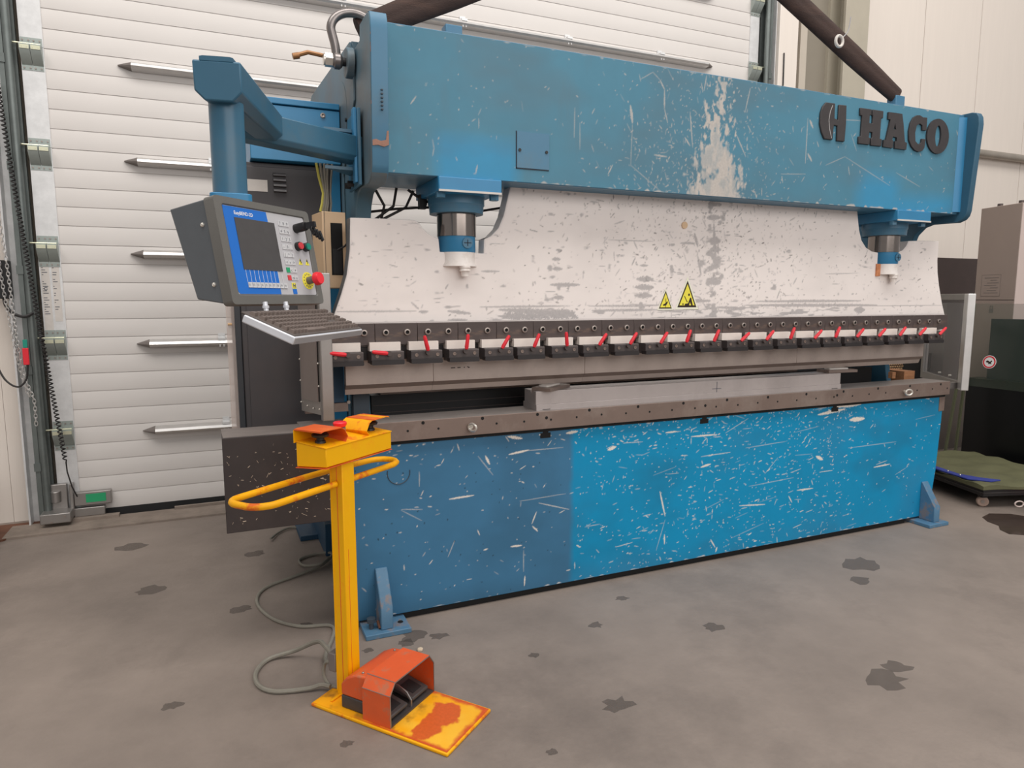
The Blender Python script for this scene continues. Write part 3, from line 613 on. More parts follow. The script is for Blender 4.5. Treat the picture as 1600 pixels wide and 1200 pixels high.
def in_poly(P, m=0.003):
    P = np.array(P)
    def f(X, Z):
        c = np.zeros(X.shape, bool); dmin = np.full(X.shape, 9.0)
        for i in range(len(P)):
            (xa, za), (xb, zb_) = P[i], P[(i+1) % len(P)]
            if za != zb_: c ^= ((za > Z) != (zb_ > Z)) & (X < (xb-xa)*(Z-za)/(zb_-za)+xa)
            dx, dz = xb-xa, zb_-za; t = np.clip(((X-xa)*dx+(Z-za)*dz)/(dx*dx+dz*dz), 0, 1)
            dmin = np.minimum(dmin, np.hypot(X-xa-t*dx, Z-za-t*dz))
        return c & (dmin > m)
    return f
Wr.build('painted_face', 2.8288, 'ram_paint', ram, in_poly(RP))
MB().cyl((2.168, 2.822, 1.763), (2.168, 2.8295, 1.763), 0.017, 16).build('round_plug', 'beige', ram)
# warning signs on the ram
def sign(x, z, wd, big):
    h = wd*1.13; y = 2.828
    def tri(k, yy): 
        cxx = x; zc = z+h*0.36
        return [(cxx-wd/2*k, zc-h*0.36*k), (cxx+wd/2*k, zc-h*0.36*k), (cxx, zc+h*0.64*k)]
    s0 = MB().prism(tri(1.22, 0), 'y', y-0.0006, y).build('warning_sign', 'sign_cream', ram, label='larger yellow warning triangle' if big else 'smaller yellow warning triangle')
    MB().prism(tri(1.0, 0), 'y', y-0.0011, y-0.0006).build('sign_border', 'sign_black', s0)
    MB().prism(tri(0.80, 0), 'y', y-0.0016, y-0.0011).build('sign_field', 'sign_yellow', s0)
    g = MB()
    def P(q): return [(x+(a-0.5)*wd, z+b*h) for a, b in q]
    ya, yb = y-0.0021, y-0.0016
    if big:
        g.prism(P([(0.72,0.07),(0.80,0.07),(0.70,0.36),(0.645,0.36),(0.55,0.15),(0.38,0.13),(0.38,0.07),(0.60,0.07),(0.645,0.20)]), 'y', ya, yb)
        g.prism([(x+(0.585-0.5)*wd+0.045*wd*math.cos(t*PI/5), z+h*0.47+0.05*h*math.sin(t*PI/5)) for t in range(10)], 'y', ya, yb)
        g.prism(P([(0.33,0.42),(0.36,0.43),(0.52,0.20),(0.49,0.18)]), 'y', ya, yb); g.prism(P([(0.24,0.12),(0.28,0.07),(0.32,0.12),(0.28,0.16)]), 'y', ya, yb)
    else:
        g.prism(P([(0.49,0.36),(0.52,0.36),(0.54,0.50),(0.50,0.60)]), 'y', ya, yb)
        g.prism(P([(0.30,0.22),(0.45,0.28),(0.62,0.42),(0.67,0.36),(0.60,0.24),(0.53,0.18),(0.53,0.06),(0.50,0.06),(0.49,0.17),(0.33,0.16)]), 'y', ya, yb)
    g.build('pictogram', 'sign_black', s0)
sign(2.067, 1.352, 0.078, False); sign(2.199, 1.358, 0.118, True)

# clamp strip plates with socket screws
scr = MB().lathe([(0.006, 0.0), (0.0135, 0.0), (0.0135, 0.008), (0.0115, 0.009), (0.008, 0.009), (0.0075, 0.003), (0.0, 0.003)], (0, 0, 0), (0, -1, 0), 12)
scr_me, _ = scr.mesh('socket_screw', center=False); scr_me.materials.append(MATS['bolt'])
soc = MB().cyl((0, -0.0042, 0), (0, -0.003, 0), 0.0075, 8); soc_me, _ = soc.mesh('screw_socket', center=False); soc_me.materials.append(MATS['hole'])
x = 0.424; k = 0; random.seed(4)
while x < 4.12:
    x1 = min(x+0.179, 4.137)
    p = MB().box((x+0.0006, 2.785, 1.213), (x1-0.0006, 2.834, 1.301)).build('clamp_strip', 'strip_dark', pb, bevel=0.0012, seg=1)
    for q in (0.044, 0.134):
        if x+q < 4.135:
            b = place('socket_screw', scr_me, None, p, (x+q, 2.785, 1.264)); place('screw_socket', soc_me, None, b, (x+q, 2.785, 1.264))
    x = x1+0.0002; k += 1
# tool clamps: white shim, dark two-step body, red lever
CX = [0.475,0.64,0.803,0.967,1.127,1.28,1.449,1.610,1.777,1.949,2.104,2.271,2.440,2.608,2.775,2.944,3.100,3.262,3.435,3.606,3.772,3.949]
ANG = [172,172,105,84,60,68,97,56,58,56,72,66,40,48,70,44,66,46,44,50,42,40]
cb = MB().prism([(2.722, 1.158), (2.722, 1.112), (2.80, 1.112), (2.80, 1.162), (2.727, 1.162)], 'x', -0.0665, 0.0665)
c0_ = Vector((0, 2.758, 1.142)); cb.v = [v-c0_ for v in cb.v]; cb_me, _ = cb.mesh('tool_clamp', center=False); cb_me.materials.append(MATS['clamp_dark'])
lw = MB().prism(rrect(-0.0670, 0.0670, -0.0335, -0.0140, 0.005), 'y', -0.0425, -0.004); lw_me, _ = lw.mesh('clamp_jaw', center=False); lw_me.materials.append(MATS['clamp_low'])
sh = MB().box((-0.064, 0, 0), (0.064, 0.05, 0.060)); sh_me, _ = sh.mesh('shim_block', center=False); sh_me.materials.append(MATS['shim_white'])
lv = MB().tube([(-0.004, 0, 0), (0.006, 0, 0), (0.052, -0.004, 0), (0.060, -0.004, 0)], [0.0065, 0.009, 0.0078, 0.0055], 8); lv_me, _ = lv.mesh('clamp_lever', center=False); lv_me.materials.append(MATS['lever_red'])
hb = MB().cyl((0, -0.016, 0), (0, 0.012, 0), 0.0105, 12); hb_me, _ = hb.mesh('lever_hub', center=False); hb_me.materials.append(MATS['clamp_dark'])
cs = MB().lathe([(0.0, 0.0362), (0.0045, 0.0362), (0.0048, 0.0385), (0.0072, 0.0385), (0.0072, 0.030)], (0, 0, 0), (0, -1, 0), 10)
cs_me, _ = cs.mesh('clamp_screw', center=False); cs_me.materials.append(MATS['rail_steel'])
for i, x in enumerate(CX):
    t = place('tool_clamp', cb_me, None, pb, (x, 2.758, 1.170))
    place('clamp_jaw', lw_me, None, t, (x, 2.758, 1.170)); place('shim_block', sh_me, None, t, (x, 2.765, 1.165))
    for q in (-0.044, 0.046): place('clamp_screw', cs_me, None, t, (x+q, 2.758, 1.172))
    a = math.radians(ANG[i]); hx, hz = x+0.004, 1.182
    place('lever_hub', hb_me, None, t, (hx, 2.725, hz)); place('clamp_lever', lv_me, None, t, (hx+0.012*math.cos(a), 2.708, hz+0.012*math.sin(a)), (0, -a, 0))
# clamp carrier behind
MB().box((0.42, 2.81, 1.150), (4.03, 2.88, 1.204)).build('clamp_carrier', 'clamp_low', pb)
# bed with table rail
BP = [(0.44, 0.032), (3.935, 0.032), (4.06, 0.032), (4.125, 0.10), (4.155, 0.32), (4.172, 0.62), (4.178, 0.792), (0.44, 0.795)]
bed = MB().prism(BP, 'y', 2.80, 2.93).build('bed', 'blue_bright', pb, bevel=0.003)
W = Wear(0.446, 4.172, 0.036, 0.792, 0.003, 7)
X2, Z2 = np.meshgrid(W.X, W.Z)
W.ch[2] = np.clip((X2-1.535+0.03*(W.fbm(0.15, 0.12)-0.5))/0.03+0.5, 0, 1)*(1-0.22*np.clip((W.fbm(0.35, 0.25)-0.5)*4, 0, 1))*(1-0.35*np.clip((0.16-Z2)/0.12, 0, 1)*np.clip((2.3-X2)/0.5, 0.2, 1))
W.ch[2] *= 1-0.3*np.exp(-((X2-3.93)/0.1)**2-((Z2-0.15)/0.15)**2)
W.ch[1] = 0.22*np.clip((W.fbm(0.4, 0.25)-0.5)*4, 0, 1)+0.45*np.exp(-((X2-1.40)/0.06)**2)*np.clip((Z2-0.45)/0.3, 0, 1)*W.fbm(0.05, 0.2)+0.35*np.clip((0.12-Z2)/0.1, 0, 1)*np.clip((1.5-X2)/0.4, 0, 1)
BL = [(1.057,0.933,1.09,0.923,0.011),(1.205,0.696,1.305,0.708,0.009),(1.259,0.706,1.485,0.704,0.004),(1.501,0.771,1.56,0.775,0.014),(2.069,0.728,2.14,0.729,0.008),(1.055,0.702,1.126,0.609,0.004),(0.783,0.659,0.782,0.594,0.004),(0.7,0.502,0.794,0.49,0.004),(0.70,0.498,0.79,0.44,0.003),(0.917,0.521,1.032,0.525,0.008),(1.345,0.407,1.322,0.354,0.005),(1.325,0.341,1.352,0.313,0.006),(1.214,0.258,1.269,0.256,0.009),(1.286,0.103,1.283,0.056,0.006),(1.279,0.23,1.279,0.126,0.004),(2.043,0.425,2.079,0.292,0.008),(2.08,0.271,2.029,0.115,0.004),(2.078,0.193,2.08,0.141,0.007),(2.379,0.122,2.411,0.074,0.006),(2.23,0.695,2.396,0.692,0.008),(3.367,0.7,3.483,0.699,0.026),(3.112,0.748,3.321,0.767,0.018),(3.243,0.785,3.448,0.788,0.02),(3.115,0.507,3.166,0.483,0.02),(3.591,0.395,3.728,0.401,0.008),(2.981,0.323,3.103,0.321,0.008),(2.628,0.386,2.952,0.401,0.004),(2.738,0.445,2.826,0.527,0.004),(2.424,0.072,2.416,0.048,0.008),(2.567,0.285,2.748,0.27,0.006),(2.595,0.602,2.867,0.614,0.004),(3.366,0.533,3.771,0.536,0.004),(0.908,0.257,0.939,0.326,0.004),(1.731,0.67,1.775,0.682,0.017),(2.298,0.526,2.361,0.537,0.011),(2.92,0.297,2.947,0.257,0.006),(1.09,0.70,1.11,0.66,0.01),(1.20,0.78,1.27,0.765,0.013),(1.36,0.775,1.40,0.775,0.014),(1.26,0.47,1.50,0.478,0.003)]
for q in BL: W.line(0, *q[:4], q[4]*(0.8 if q[4] <= 0.004 else 1.0), 0.5 if q[4] <= 0.004 else 0.95, 0.6)
de = lambda x, z: (0.35 if x < 1.55 else 1.0)*(0.55+0.9*math.exp(-((z-0.74)/0.07)**2)+0.5*math.exp(-((x-2.6)/0.8)**2))*(1.0 if x < 3.4 else 0.35)/1.9
W.scatter(1150, 0, de, 0.003, 0.030, 0.0024, 0.0055, 0.05, 0.4, 0.2)
W.scatter(330, 0, de, 0.003, 0.035, 0.0024, 0.005, 1.6, 0.5, 0.2)
W.scatter(60, 0, de, 0.03, 0.22, 0.0022, 0.0032, 0.06, 0.15, 0.15)
W.scatter(55, 1, lambda x, z: 1.0 if x < 1.5 else 0.04, 0.001, 0.003, 0.009, 0.014, 0, 1, 0.9, 0.1)
W.ch[0] = np.maximum(W.ch[0], np.clip((W.noise(0.03, 0.03)-0.6-(Z2-0.036)*45)*4, 0, 1)*0.8)
W.ch[0] = np.maximum(W.ch[0], np.clip((W.noise(0.04, 0.02)-0.72-(0.792-Z2)*14)*6, 0, 1)*0.8)
W.build('painted_face', 2.7988, 'bed_paint', bed, in_poly(BP))
MB().tube([(0.692+0.049*math.cos(math.radians(t)), 2.7975, 0.665+0.05*math.sin(math.radians(t))) for t in range(165, 370, 12)], 0.0018, 6).build('ring_scratch', 'dark_blue_grey', bed)
for x_ in (1.39, 2.309, 3.239):
    MB().prism([(x_-0.014, 0.80), (x_+0.014, 0.80), (x_+0.014, 0.782), (x_+0.026, 0.782), (x_+0.026, 0.758), (x_-0.026, 0.758), (x_-0.026, 0.782), (x_-0.014, 0.782)], 'y', 2.7968, 2.8025).build('t_slot', 'hole', bed)
MB().box((0.60, 2.815, 0.001), (3.92, 2.93, 0.034)).build('bed_gap_shade', 'hole', pb)  # black block added under the bed to stand for deep shade
rail = MB().box((0.30, 2.77, 0.806), (4.187, 2.95, 0.889)).build('table_rail', 'rail_steel', pb, bevel=0.002)
MB().box((0.30, 2.774, 0.8885), (4.186, 2.949, 0.8897)).build('rail_top', 'rail_top', rail)
MB().box((0.46, 2.79, 0.790), (4.176, 2.93, 0.807)).build('rail_gap', 'hole', pb)
HL = [(0.728,.85),(0.863,.85),(0.795,.88),(1.066,.88),(1.133,.852),(1.268,.851),(1.335,.879),(1.381,.86),(1.404,.85),(1.539,.852),(1.607,.881),(1.674,.855),(1.811,.852),(1.88,.88),(1.948,.85),(2.082,.85),(2.151,.88),(2.224,.85),(2.289,.859),(2.359,.849),(2.502,.849),(2.429,.88),(2.637,.852),(2.776,.85),(2.707,.878),(2.914,.849),(2.983,.879),(3.057,.85),(3.218,.859),(3.194,.851),(3.267,.878),(3.34,.848),(3.474,.851),(3.546,.88),(3.613,.851),(3.819,.88),(3.885,.851),(4.023,.852),(4.097,.877),(4.16,.849)]
hm = MB().cyl((0, -0.0006, 0), (0, 0.004, 0), 0.0075, 12); hm_me, _ = hm.mesh('bolt_hole', center=False); hm_me.materials.append(MATS['hole'])
hs = MB().cyl((0, -0.0006, 0), (0, 0.004, 0), 0.0052, 10); hs_me, _ = hs.mesh('bolt_hole', center=False); hs_me.materials.append(MATS['hole'])
for x_, z_ in HL: place('bolt_hole', hm_me if (z_ > 0.86 or z_ in (.86, .859)) else hs_me, None, rail, (x_, 2.77, z_ - 0.002))
for x_, a in ((1.008, 1.1), (3.775, 0.25)):
    e = MB(); ring = [(x_+0.022*math.cos(t*PI/8)*math.cos(a), 2.742+0.0*t-0.022*math.cos(t*PI/8)*math.sin(a), 0.846+0.016*math.sin(t*PI/8)) for t in range(16)]
    e.tube(ring, 0.0055, 8, closed=True); e.cyl((x_, 2.764, 0.846), (x_, 2.772, 0.846), 0.012, 12); e.cyl((x_, 2.755, 0.846), (x_, 2.77, 0.846), 0.007, 10)
    e.build('eye_bolt', 'nut', rail)
MB().box((4.135, 2.795, 0.70), (4.185, 2.83, 0.806)).build('end_bracket', 'rail_steel', pb, bevel=0.002)
# support feet welded to the bed
def foot(x, wd):
    f = MB().box((x-0.075, 2.675, 0), (x+wd-0.0, 2.86, 0.022)).build('floor_foot', 'blue_foot', pb, bevel=0.003)
    MB().prism([(2.80, 0.258), (2.79, 0.258), (2.700, 0.118), (2.700, 0.022), (2.80, 0.022)], 'x', x-0.006, x+0.046).build('gusset', 'blue_foot', f, bevel=0.004)
    return f
f1 = foot(0.585, 0.118); f2 = foot(4.032, 0.10)
MB().cyl((0.545, 2.735, 0.05), (0.545, 2.735, 0.068), 0.020, 6).cyl((0.545, 2.735, 0.02), (0.545, 2.735, 0.05), 0.010, 10).build('levelling_bolt', 'dark_blue_grey', f1)
MB().cyl((0.578, 2.715, 0.026), (0.572, 2.735, 0.052), 0.007, 8).build('loose_stud', 'rust', f1)
MB().cyl((0.672, 2.745, 0.021), (0.672, 2.745, 0.0235), 0.012, 14).build('bolt_hole', 'hole', f1)
# dark support box at the left end of the bed
sbx = MB().box((0.006, 2.705, 0.522), (0.439, 2.90, 0.888)).build('side_support_box', 'box_dark', pb, bevel=0.002)
MB().prism([(0.010, 2.71), (0.436, 2.71), (0.436, 2.899), (0.004, 2.899)], 'z', 0.8882, 0.8892).build('box_top', 'box_top', sbx)
rnd = random.Random(3)
cp = MB()
for k in range(120):
    x_, z_ = rnd.uniform(0.02, 0.42), rnd.uniform(0.54, 0.87); l = rnd.uniform(0.001, 0.006)*(2.5 if k < 12 else 1); a = rnd.gauss(0.1, 0.9); h = rnd.uniform(0.0005, 0.0012)
    dx, dz = l*math.cos(a), l*math.sin(a); cp.prism([(x_-dx, z_-dz-h), (x_+dx, z_+dz-h), (x_+dx, z_+dz+h), (x_-dx, z_-dz+h)], 'y', 2.7043, 2.7052)
cp.build('paint_chips', 'chip', sbx, kind='stuff')
# inside / behind the gap
MB().box((0.655, 3.14, 0.80), (3.95, 3.45, 0.955)).build('back_gauge', 'black_steel', pb)
for k in range(3): MB().box((0.66, 3.135, 0.835+0.035*k), (1.6, 3.142, 0.838+0.035*k)).build('gauge_groove', 'strip_dark', bpy.data.objects['back_gauge'])
MB().box((0.70, 3.145, 0.955), (3.3, 3.30, 0.99)).build('gauge_beam', 'rail_steel', pb)
MB().box((0.42, 2.985, 0.955), (0.505, 3.04, 1.13)).build('guide_block', 'dark_blue', pb)
MB().box((0.34, 2.98, 0.915), (0.52, 3.02, 0.953)).build('guide_ledge', 'rail_steel', pb)
MB().box((0.545, 2.99, 0.80), (0.615, 3.03, 1.06)).build('guide_post', 'dark_blue_grey', pb)  # grey column, widened so its dark face stands for shade over the frame
MB().cyl((0.522, 2.975, 0.955), (0.522, 2.985, 0.955), 0.008, 8).build('guide_bolt', 'bolt', pb)
MB().box((3.30, 3.3, 0.70), (4.0, 3.34, 1.05)).build('back_plate', 'navy', pb)
MB().box((4.10, 3.02, 0.80), (4.20, 3.2, 0.93)).build('wood_block', 'wood', pb)
pf = MB().box((4.22, 3.30, 0.90), (4.46, 3.305, 1.10)).build('perforated_sheet', 'perf', pb)
ph = MB()
for i in range(13):
    for j in range(12): ph.cyl((4.232+i*0.018+(j % 2)*0.009, 3.298, 0.91+j*0.016), (4.232+i*0.018+(j % 2)*0.009, 3.2995, 0.91+j*0.016), 0.0055, 6)
ph.build('hole_light', 'tan', pf, kind='stuff')  # pale discs stand for warm light showing through the holes
MB().box((4.20, 3.26, 0.40), (4.24, 3.34, 0.90)).build('sheet_stay', 'black_steel', pf)
MB().box((3.99, 3.02, 0.889), (4.02, 3.05, 0.93)).build('wood_block', 'wood', pb)
# blue side housing behind the arm
hz = MB().box((0.18, 3.20, 1.998), (0.560, 3.9, 2.228)); hzo = hz.build('side_housing', 'blue_bright', pb, bevel=0.003)
MB().box((0.176, 3.195, 2.232), (0.560, 3.9, 2.258)).build('housing_lid', 'blue_bright', hzo, bevel=0.003)
MB().lathe([(0.0, 0), (0.011, 0), (0.011, 0.006), (0.006, 0.007), (0.0, 0.003)], (0.487, 3.20, 2.203), (0, -1, 0), 14).build('housing_bolt', 'bolt', hzo)
MB().tube([(0.52, 3.03, 2.375), (0.47, 3.03, 2.40), (0.41, 3.03, 2.405), (0.355, 3.03, 2.383)], 0.009, 8).cyl((0.375, 3.03, 2.388), (0.350, 3.03, 2.381), 0.0125, 10).build('oil_pipe', 'copper', pb)
# black hoses under the beam
for pts in ([(0.66, 2.96, 1.86), (0.70, 2.98, 1.80), (0.69, 3.0, 1.745)], [(0.75, 2.96, 1.875), (0.74, 2.98, 1.80), (0.66, 3.0, 1.74)], [(0.83, 2.98, 1.87), (0.80, 3.0, 1.80), (0.66, 3.0, 1.725)], [(0.62, 3.0, 1.77), (0.75, 2.99, 1.79), (0.87, 2.97, 1.80), (0.9, 2.96, 1.80)], [(0.80, 2.96, 1.87), (0.84, 2.96, 1.845), (0.9, 2.95, 1.815)], [(1.06, 2.97, 1.79), (1.15, 2.98, 1.80), (1.25, 2.99, 1.82)]):
    MB().tube(pts, 0.006, 6).build('hose', 'cable_black', pb)
MB().box((0.845, 2.935, 1.79), (0.875, 2.965, 1.85)).build('hose_clip', 'black_steel', pb)

# ------------------------------------------------------------------ tooling
def punch(xa, xb, label):
    prof = [(2.846, 1.128), (2.838, 1.128), (2.838, 1.045), (2.852, 1.030), (2.862, 1.008), (2.868, 1.003), (2.875, 1.003), (2.880, 1.01), (2.880, 1.128)]
    t = MB().prism([(2.838, 1.149), (2.838, 1.045), (2.880, 1.045), (2.880, 1.149)], 'x', xa+0.0004, xb-0.0004).build('punch', 'punch_steel', label=label, cat='punch', group='punch segments clamped under the ram', bevel=0.001, seg=1)
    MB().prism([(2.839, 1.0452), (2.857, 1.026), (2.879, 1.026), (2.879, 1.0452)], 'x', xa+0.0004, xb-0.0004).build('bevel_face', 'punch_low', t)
    MB().prism([(2.8565, 1.0262), (2.866, 1.003), (2.874, 1.003), (2.879, 1.0262)], 'x', xa+0.0004, xb-0.0004).build('tip', 'punch_steel', t)
    return t
p1 = punch(0.488, 0.865, 'steel punch segment at the left end, nearest the yellow stand')
p2 = punch(0.865, 1.618, 'steel punch segment second from left with a small stamped mark')
st = MB()
for k, (a, b) in enumerate(((0.945, 0.965), (0.975, 0.99), (1.005, 1.01))): st.box((a, 2.8374, 1.098), (b, 2.8381, 1.103))
st.prism([(1.02, 1.106), (1.034, 1.100), (1.030, 1.096), (1.024, 1.098)], 'y', 2.8374, 2.8381); st.build('stamp', 'strip_dark', p2)
punch(1.618, 2.970, 'steel punch segment third from left, below the two warning triangles')
punch(2.970, 4.012, 'steel punch segment at the right end, nearest the clear side guard')

die = MB().box((1.341, 2.794, 0.889), (3.272, 2.94, 0.916)).build('die', 'die_steel', label='long bright steel die block lying on the table rail', cat='die', bevel=0.001)
MB().prism([(2.800, 0.916), (2.800, 0.978), (2.838, 0.978), (2.85, 0.965), (2.862, 0.978), (2.925, 0.978), (2.925, 0.916)], 'x', 1.341, 3.272).build('die_body', 'die_steel', die, bevel=0.001)
MB().box((1.372, 2.7932, 0.8925), (1.412, 2.7942, 0.895)).build('pin_slot', 'hole', die); MB().box((3.20, 2.7932, 0.8925), (3.245, 2.7942, 0.895)).build('pin_slot', 'hole', die)
pc = MB()
for q in ((2.355, 2.413, 0.934, 0.937), (2.383, 2.386, 0.918, 0.972), (2.33, 2.37, 0.903, 0.905)): pc.box((q[0], 2.7992, q[2]), (q[1], 2.8002, q[3]))
pc.build('pencil_mark', 'ink', die)
def gauge(x, yaw_, label):
    t = MB(); M_ = Matrix.Translation((x, 2.86, 0.9785)) @ Matrix.Rotation(yaw_, 4, 'Z')
    t.M = M_; t.box((-0.10, -0.055, 0), (0.10, 0.045, 0.016)); o = t.build('steel_plate', 'punch_low', label=label, cat='plate', group='small steel plates on the die', bevel=0.001)
    u_ = MB(M_); u_.prism(rrect(-0.065, 0.07, -0.02, 0.03, 0.01), 'z', 0.016, 0.023); u_.build('raised_pad', 'plate_white', o)
gauge(1.445, 0.62, 'small steel plate with pale pad on the left end of the die')
gauge(3.305, -0.12, 'small steel plate with pale pad on the right end of the die')

# ------------------------------------------------------------------ side guards
gl = thing('side_guard', (0.372, 2.72, 0.93), 'grey metal side guard with riveted mesh panel below the keyboard', 'guard')
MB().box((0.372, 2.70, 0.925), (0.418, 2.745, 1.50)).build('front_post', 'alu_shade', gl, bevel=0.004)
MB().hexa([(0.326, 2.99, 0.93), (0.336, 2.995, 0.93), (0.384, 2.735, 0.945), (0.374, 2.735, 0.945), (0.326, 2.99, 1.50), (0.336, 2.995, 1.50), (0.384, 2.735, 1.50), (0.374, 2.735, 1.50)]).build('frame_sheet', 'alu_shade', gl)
MB().hexa([(0.3255, 2.965, 0.985), (0.33, 2.965, 0.985), (0.366, 2.755, 0.995), (0.3615, 2.755, 0.995), (0.3255, 2.965, 1.47), (0.33, 2.965, 1.47), (0.366, 2.755, 1.47), (0.3615, 2.755, 1.47)]).build('mesh_panel', 'mesh_grey', gl)
for z in (0.968, 1.06, 1.15, 1.24, 1.33, 1.42):
    MB().ball((0.367, 2.745, z), 0.004, 8).ball((0.3245, 2.98, z), 0.004, 8).build('rivet', 'nut', gl)
for q in (0.33, 0.66): MB().ball((0.367-q*0.041, 2.745+q*0.235, 0.962), 0.004, 8).build('rivet', 'nut', gl)

gr = thing('side_guard', (4.30, 2.74, 0.83), 'clear plastic side guard in aluminium frame standing open at the right end', 'guard')
gd = Vector((0.60, 0.80, 0)); gn = Vector((0.80, -0.60, 0))
Mg = basis(Vector((4.285, 2.755, 0.83)), gd, -gn, Vector((0, 0, 1)))
MB(Mg).box((-0.03, -0.022, 0.0), (0.03, 0.022, 0.60)).build('front_post', 'alu', gr, bevel=0.004)
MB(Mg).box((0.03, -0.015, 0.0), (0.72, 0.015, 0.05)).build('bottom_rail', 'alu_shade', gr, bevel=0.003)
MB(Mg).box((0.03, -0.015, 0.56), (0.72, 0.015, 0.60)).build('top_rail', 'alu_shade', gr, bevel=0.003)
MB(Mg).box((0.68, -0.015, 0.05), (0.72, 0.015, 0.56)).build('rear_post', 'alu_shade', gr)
MB().box((4.186, 2.80, 0.836), (4.32, 2.835, 0.872)).build('hinge_bracket', 'alu_shade', gr)
MB(Mg).box((0.03, -0.004, 0.05), (0.68, 0.004, 0.56)).build('clear_pane', 'poly', gr)
for a, b in ((0.05, 0.07), (0.22, 0.07), (0.40, 0.07), (0.05, 0.2), (0.05, 0.33), (0.05, 0.5)): MB(Mg).cyl((a, -0.008, b), (a, 0.008, b), 0.006, 8).build('pane_screw', 'nut', gr)

# ------------------------------------------------------------------ electrical cabinet on the left side
ec = thing('electrical_cabinet', (0.3, 3.5, 0.45), 'dark grey steel electrical cabinet hung behind the control console', 'cabinet')
MB().box((0.112, 3.252, 0.45), (0.525, 3.9, 1.992)).build('body', 'cabinet_dark', ec, bevel=0.003)
MB().box((0.086, 3.245, 0.45), (0.111, 3.9, 1.992)).build('edge_profile', 'cabinet_edge', ec, bevel=0.003)
MB().box((0.135, 3.246, 0.47), (0.500, 3.2518, 1.975)).build('door', 'cabinet_dark', ec, bevel=0.002)
MB().box((0.150, 3.2445, 1.868), (0.247, 3.246, 1.918)).build('name_plate', 'plate_white', ec)
for k in range(4):
    z = 1.868+k*0.0225
    MB().prism([(3.246, z), (3.232, z+0.003), (3.236, z+0.012), (3.246, z+0.016)], 'x', 0.272, 0.325).build('vent_louvre', 'cabinet_dark', ec)
MB().box((0.500, 3.243, 0.45), (0.560, 3.252, 1.99)).build('side_strip', 'blue_bright', ec)
MB().box((0.052, 3.30, 0.62), (0.0856, 3.304, 1.50)).build('side_flap', 'clear_sheet', ec)
MB().tube([(0.058, 3.296, 1.29), (0.075, 3.296, 1.29)], 0.006, 6).build('flap_knob', 'tan', ec)
bx = thing('sensor_box', (0.47, 3.05, 1.45), 'beige metal box with dark window slot behind the ram edge', 'box')
Mb = Matrix.Translation((0.437, 2.982, 1.447)) @ Matrix.Rotation(math.radians(8), 4, 'Z')
MB(Mb).box((0, 0, 0), (0.100, 0.155, 0.318)).build('housing', 'beige', bx, bevel=0.003)
MB(Mb).box((0.034, -0.0012, 0.055), (0.084, 0.002, 0.272)).build('window_slot', 'hole', bx)
MB(Mb).box((0.040, -0.0030, 0.06), (0.078, 0.0, 0.165)).build('sensor_block', 'black_steel', bx)
MB(Mb).box((0.008, -0.0014, 0.0), (0.0095, 0.0, 0.318)).build('lid_seam', 'strip_dark', bx)
MB(Mb).tube([(0.06, -0.004, 0.16), (0.085, -0.02, 0.175), (0.105, -0.03, 0.20)], 0.004, 6).build('sensor_lead', 'cable_black', bx)
cb_ = thing('cable_bundle', (0.44, 3.0, 1.77), 'grey and yellow-green cables hanging from the blue arm into beige box', 'cable')
for k, (m_, dx) in enumerate((('cable_yellow', -0.018), ('cable_grey', -0.008), ('cable_grey', 0.002), ('cable_grey', 0.010), ('cable_black', 0.016), ('cable_grey', 0.022))):
    MB().tube([(0.448+dx*1.6, 2.97, 1.955), (0.452+dx*1.2, 2.985, 1.90), (0.460+dx*0.7, 3.0, 1.84), (0.458+dx*0.9, 3.0, 1.80), (0.452+dx, 3.005, 1.766)], 0.0055, 6).build('wire', m_, cb_)

# ------------------------------------------------------------------ swing arm
arm = thing('console_boom', (0.54, 2.85, 1.9), 'blue octagonal boom with elbow carrying the dark grey control console', 'boom')
def octo(w_, h_, c): return [(-w_, h_), (-w_, -h_+c), (-w_+c, -h_), (w_-c, -h_), (w_, -h_+c), (w_, h_)]
def arm_seg(a, b, w_, h_, c, name, capz=True):
    a, b = Vector(a), Vector(b); d = (b-a).normalized(); sx_ = d.cross(Vector((0, 0, 1))).normalized(); sz_ = sx_.cross(d)
    rings = [[p+sx_*q[0]+sz_*q[1] for q in octo(w_, h_, c)] for p in (a, b)]
    o = MB().sweep(rings, smooth=False).build(name, 'blue_arm', arm, bevel=0.004)
    return o, d, sx_, sz_
head = Vector((0.037, 1.795, 1.904)); elbow = Vector((0.212, 2.665, 2.004)); root = Vector((0.562, 2.858, 2.0))
o1, d1, sx1, sz1 = arm_seg(head, elbow+0.05*(elbow-head).normalized(), 0.053, 0.044, 0.022, 'arm_tube')
r1 = [[p+sx1*q[0]+sz1*q[1] for q in ((-0.037, 0.043), (-0.037, 0.0515), (-0.030, 0.0535), (0.030, 0.0535), (0.037, 0.0515), (0.037, 0.043))] for p in (head, elbow)]
MB().sweep(r1, smooth=False).build('top_cover', 'blue_arm', o1)
o2, d2, sx2, sz2 = arm_seg(elbow-0.13*(root-elbow).normalized()-Vector((0, 0, 0.010)), root-Vector((0, 0, 0.010)), 0.054, 0.048, 0.016, 'arm_tube')
mp = MB().box((0.553, 2.77, 1.848), (0.565, 2.985, 2.14)).build('mount_plate', 'blue_arm', arm, bevel=0.002)
MB().box((0.541, 2.79, 1.86), (0.553, 2.83, 2.145)).build('mount_bar', 'blue_bright', arm, bevel=0.002)
for z, s_ in ((2.060, 1), (1.915, -1)):
    MB().prism([(0.553, 2.82), (0.553, 2.95), (0.43, 2.81)], 'z', z-0.006, z+0.006).build('gusset', 'blue_arm', arm)
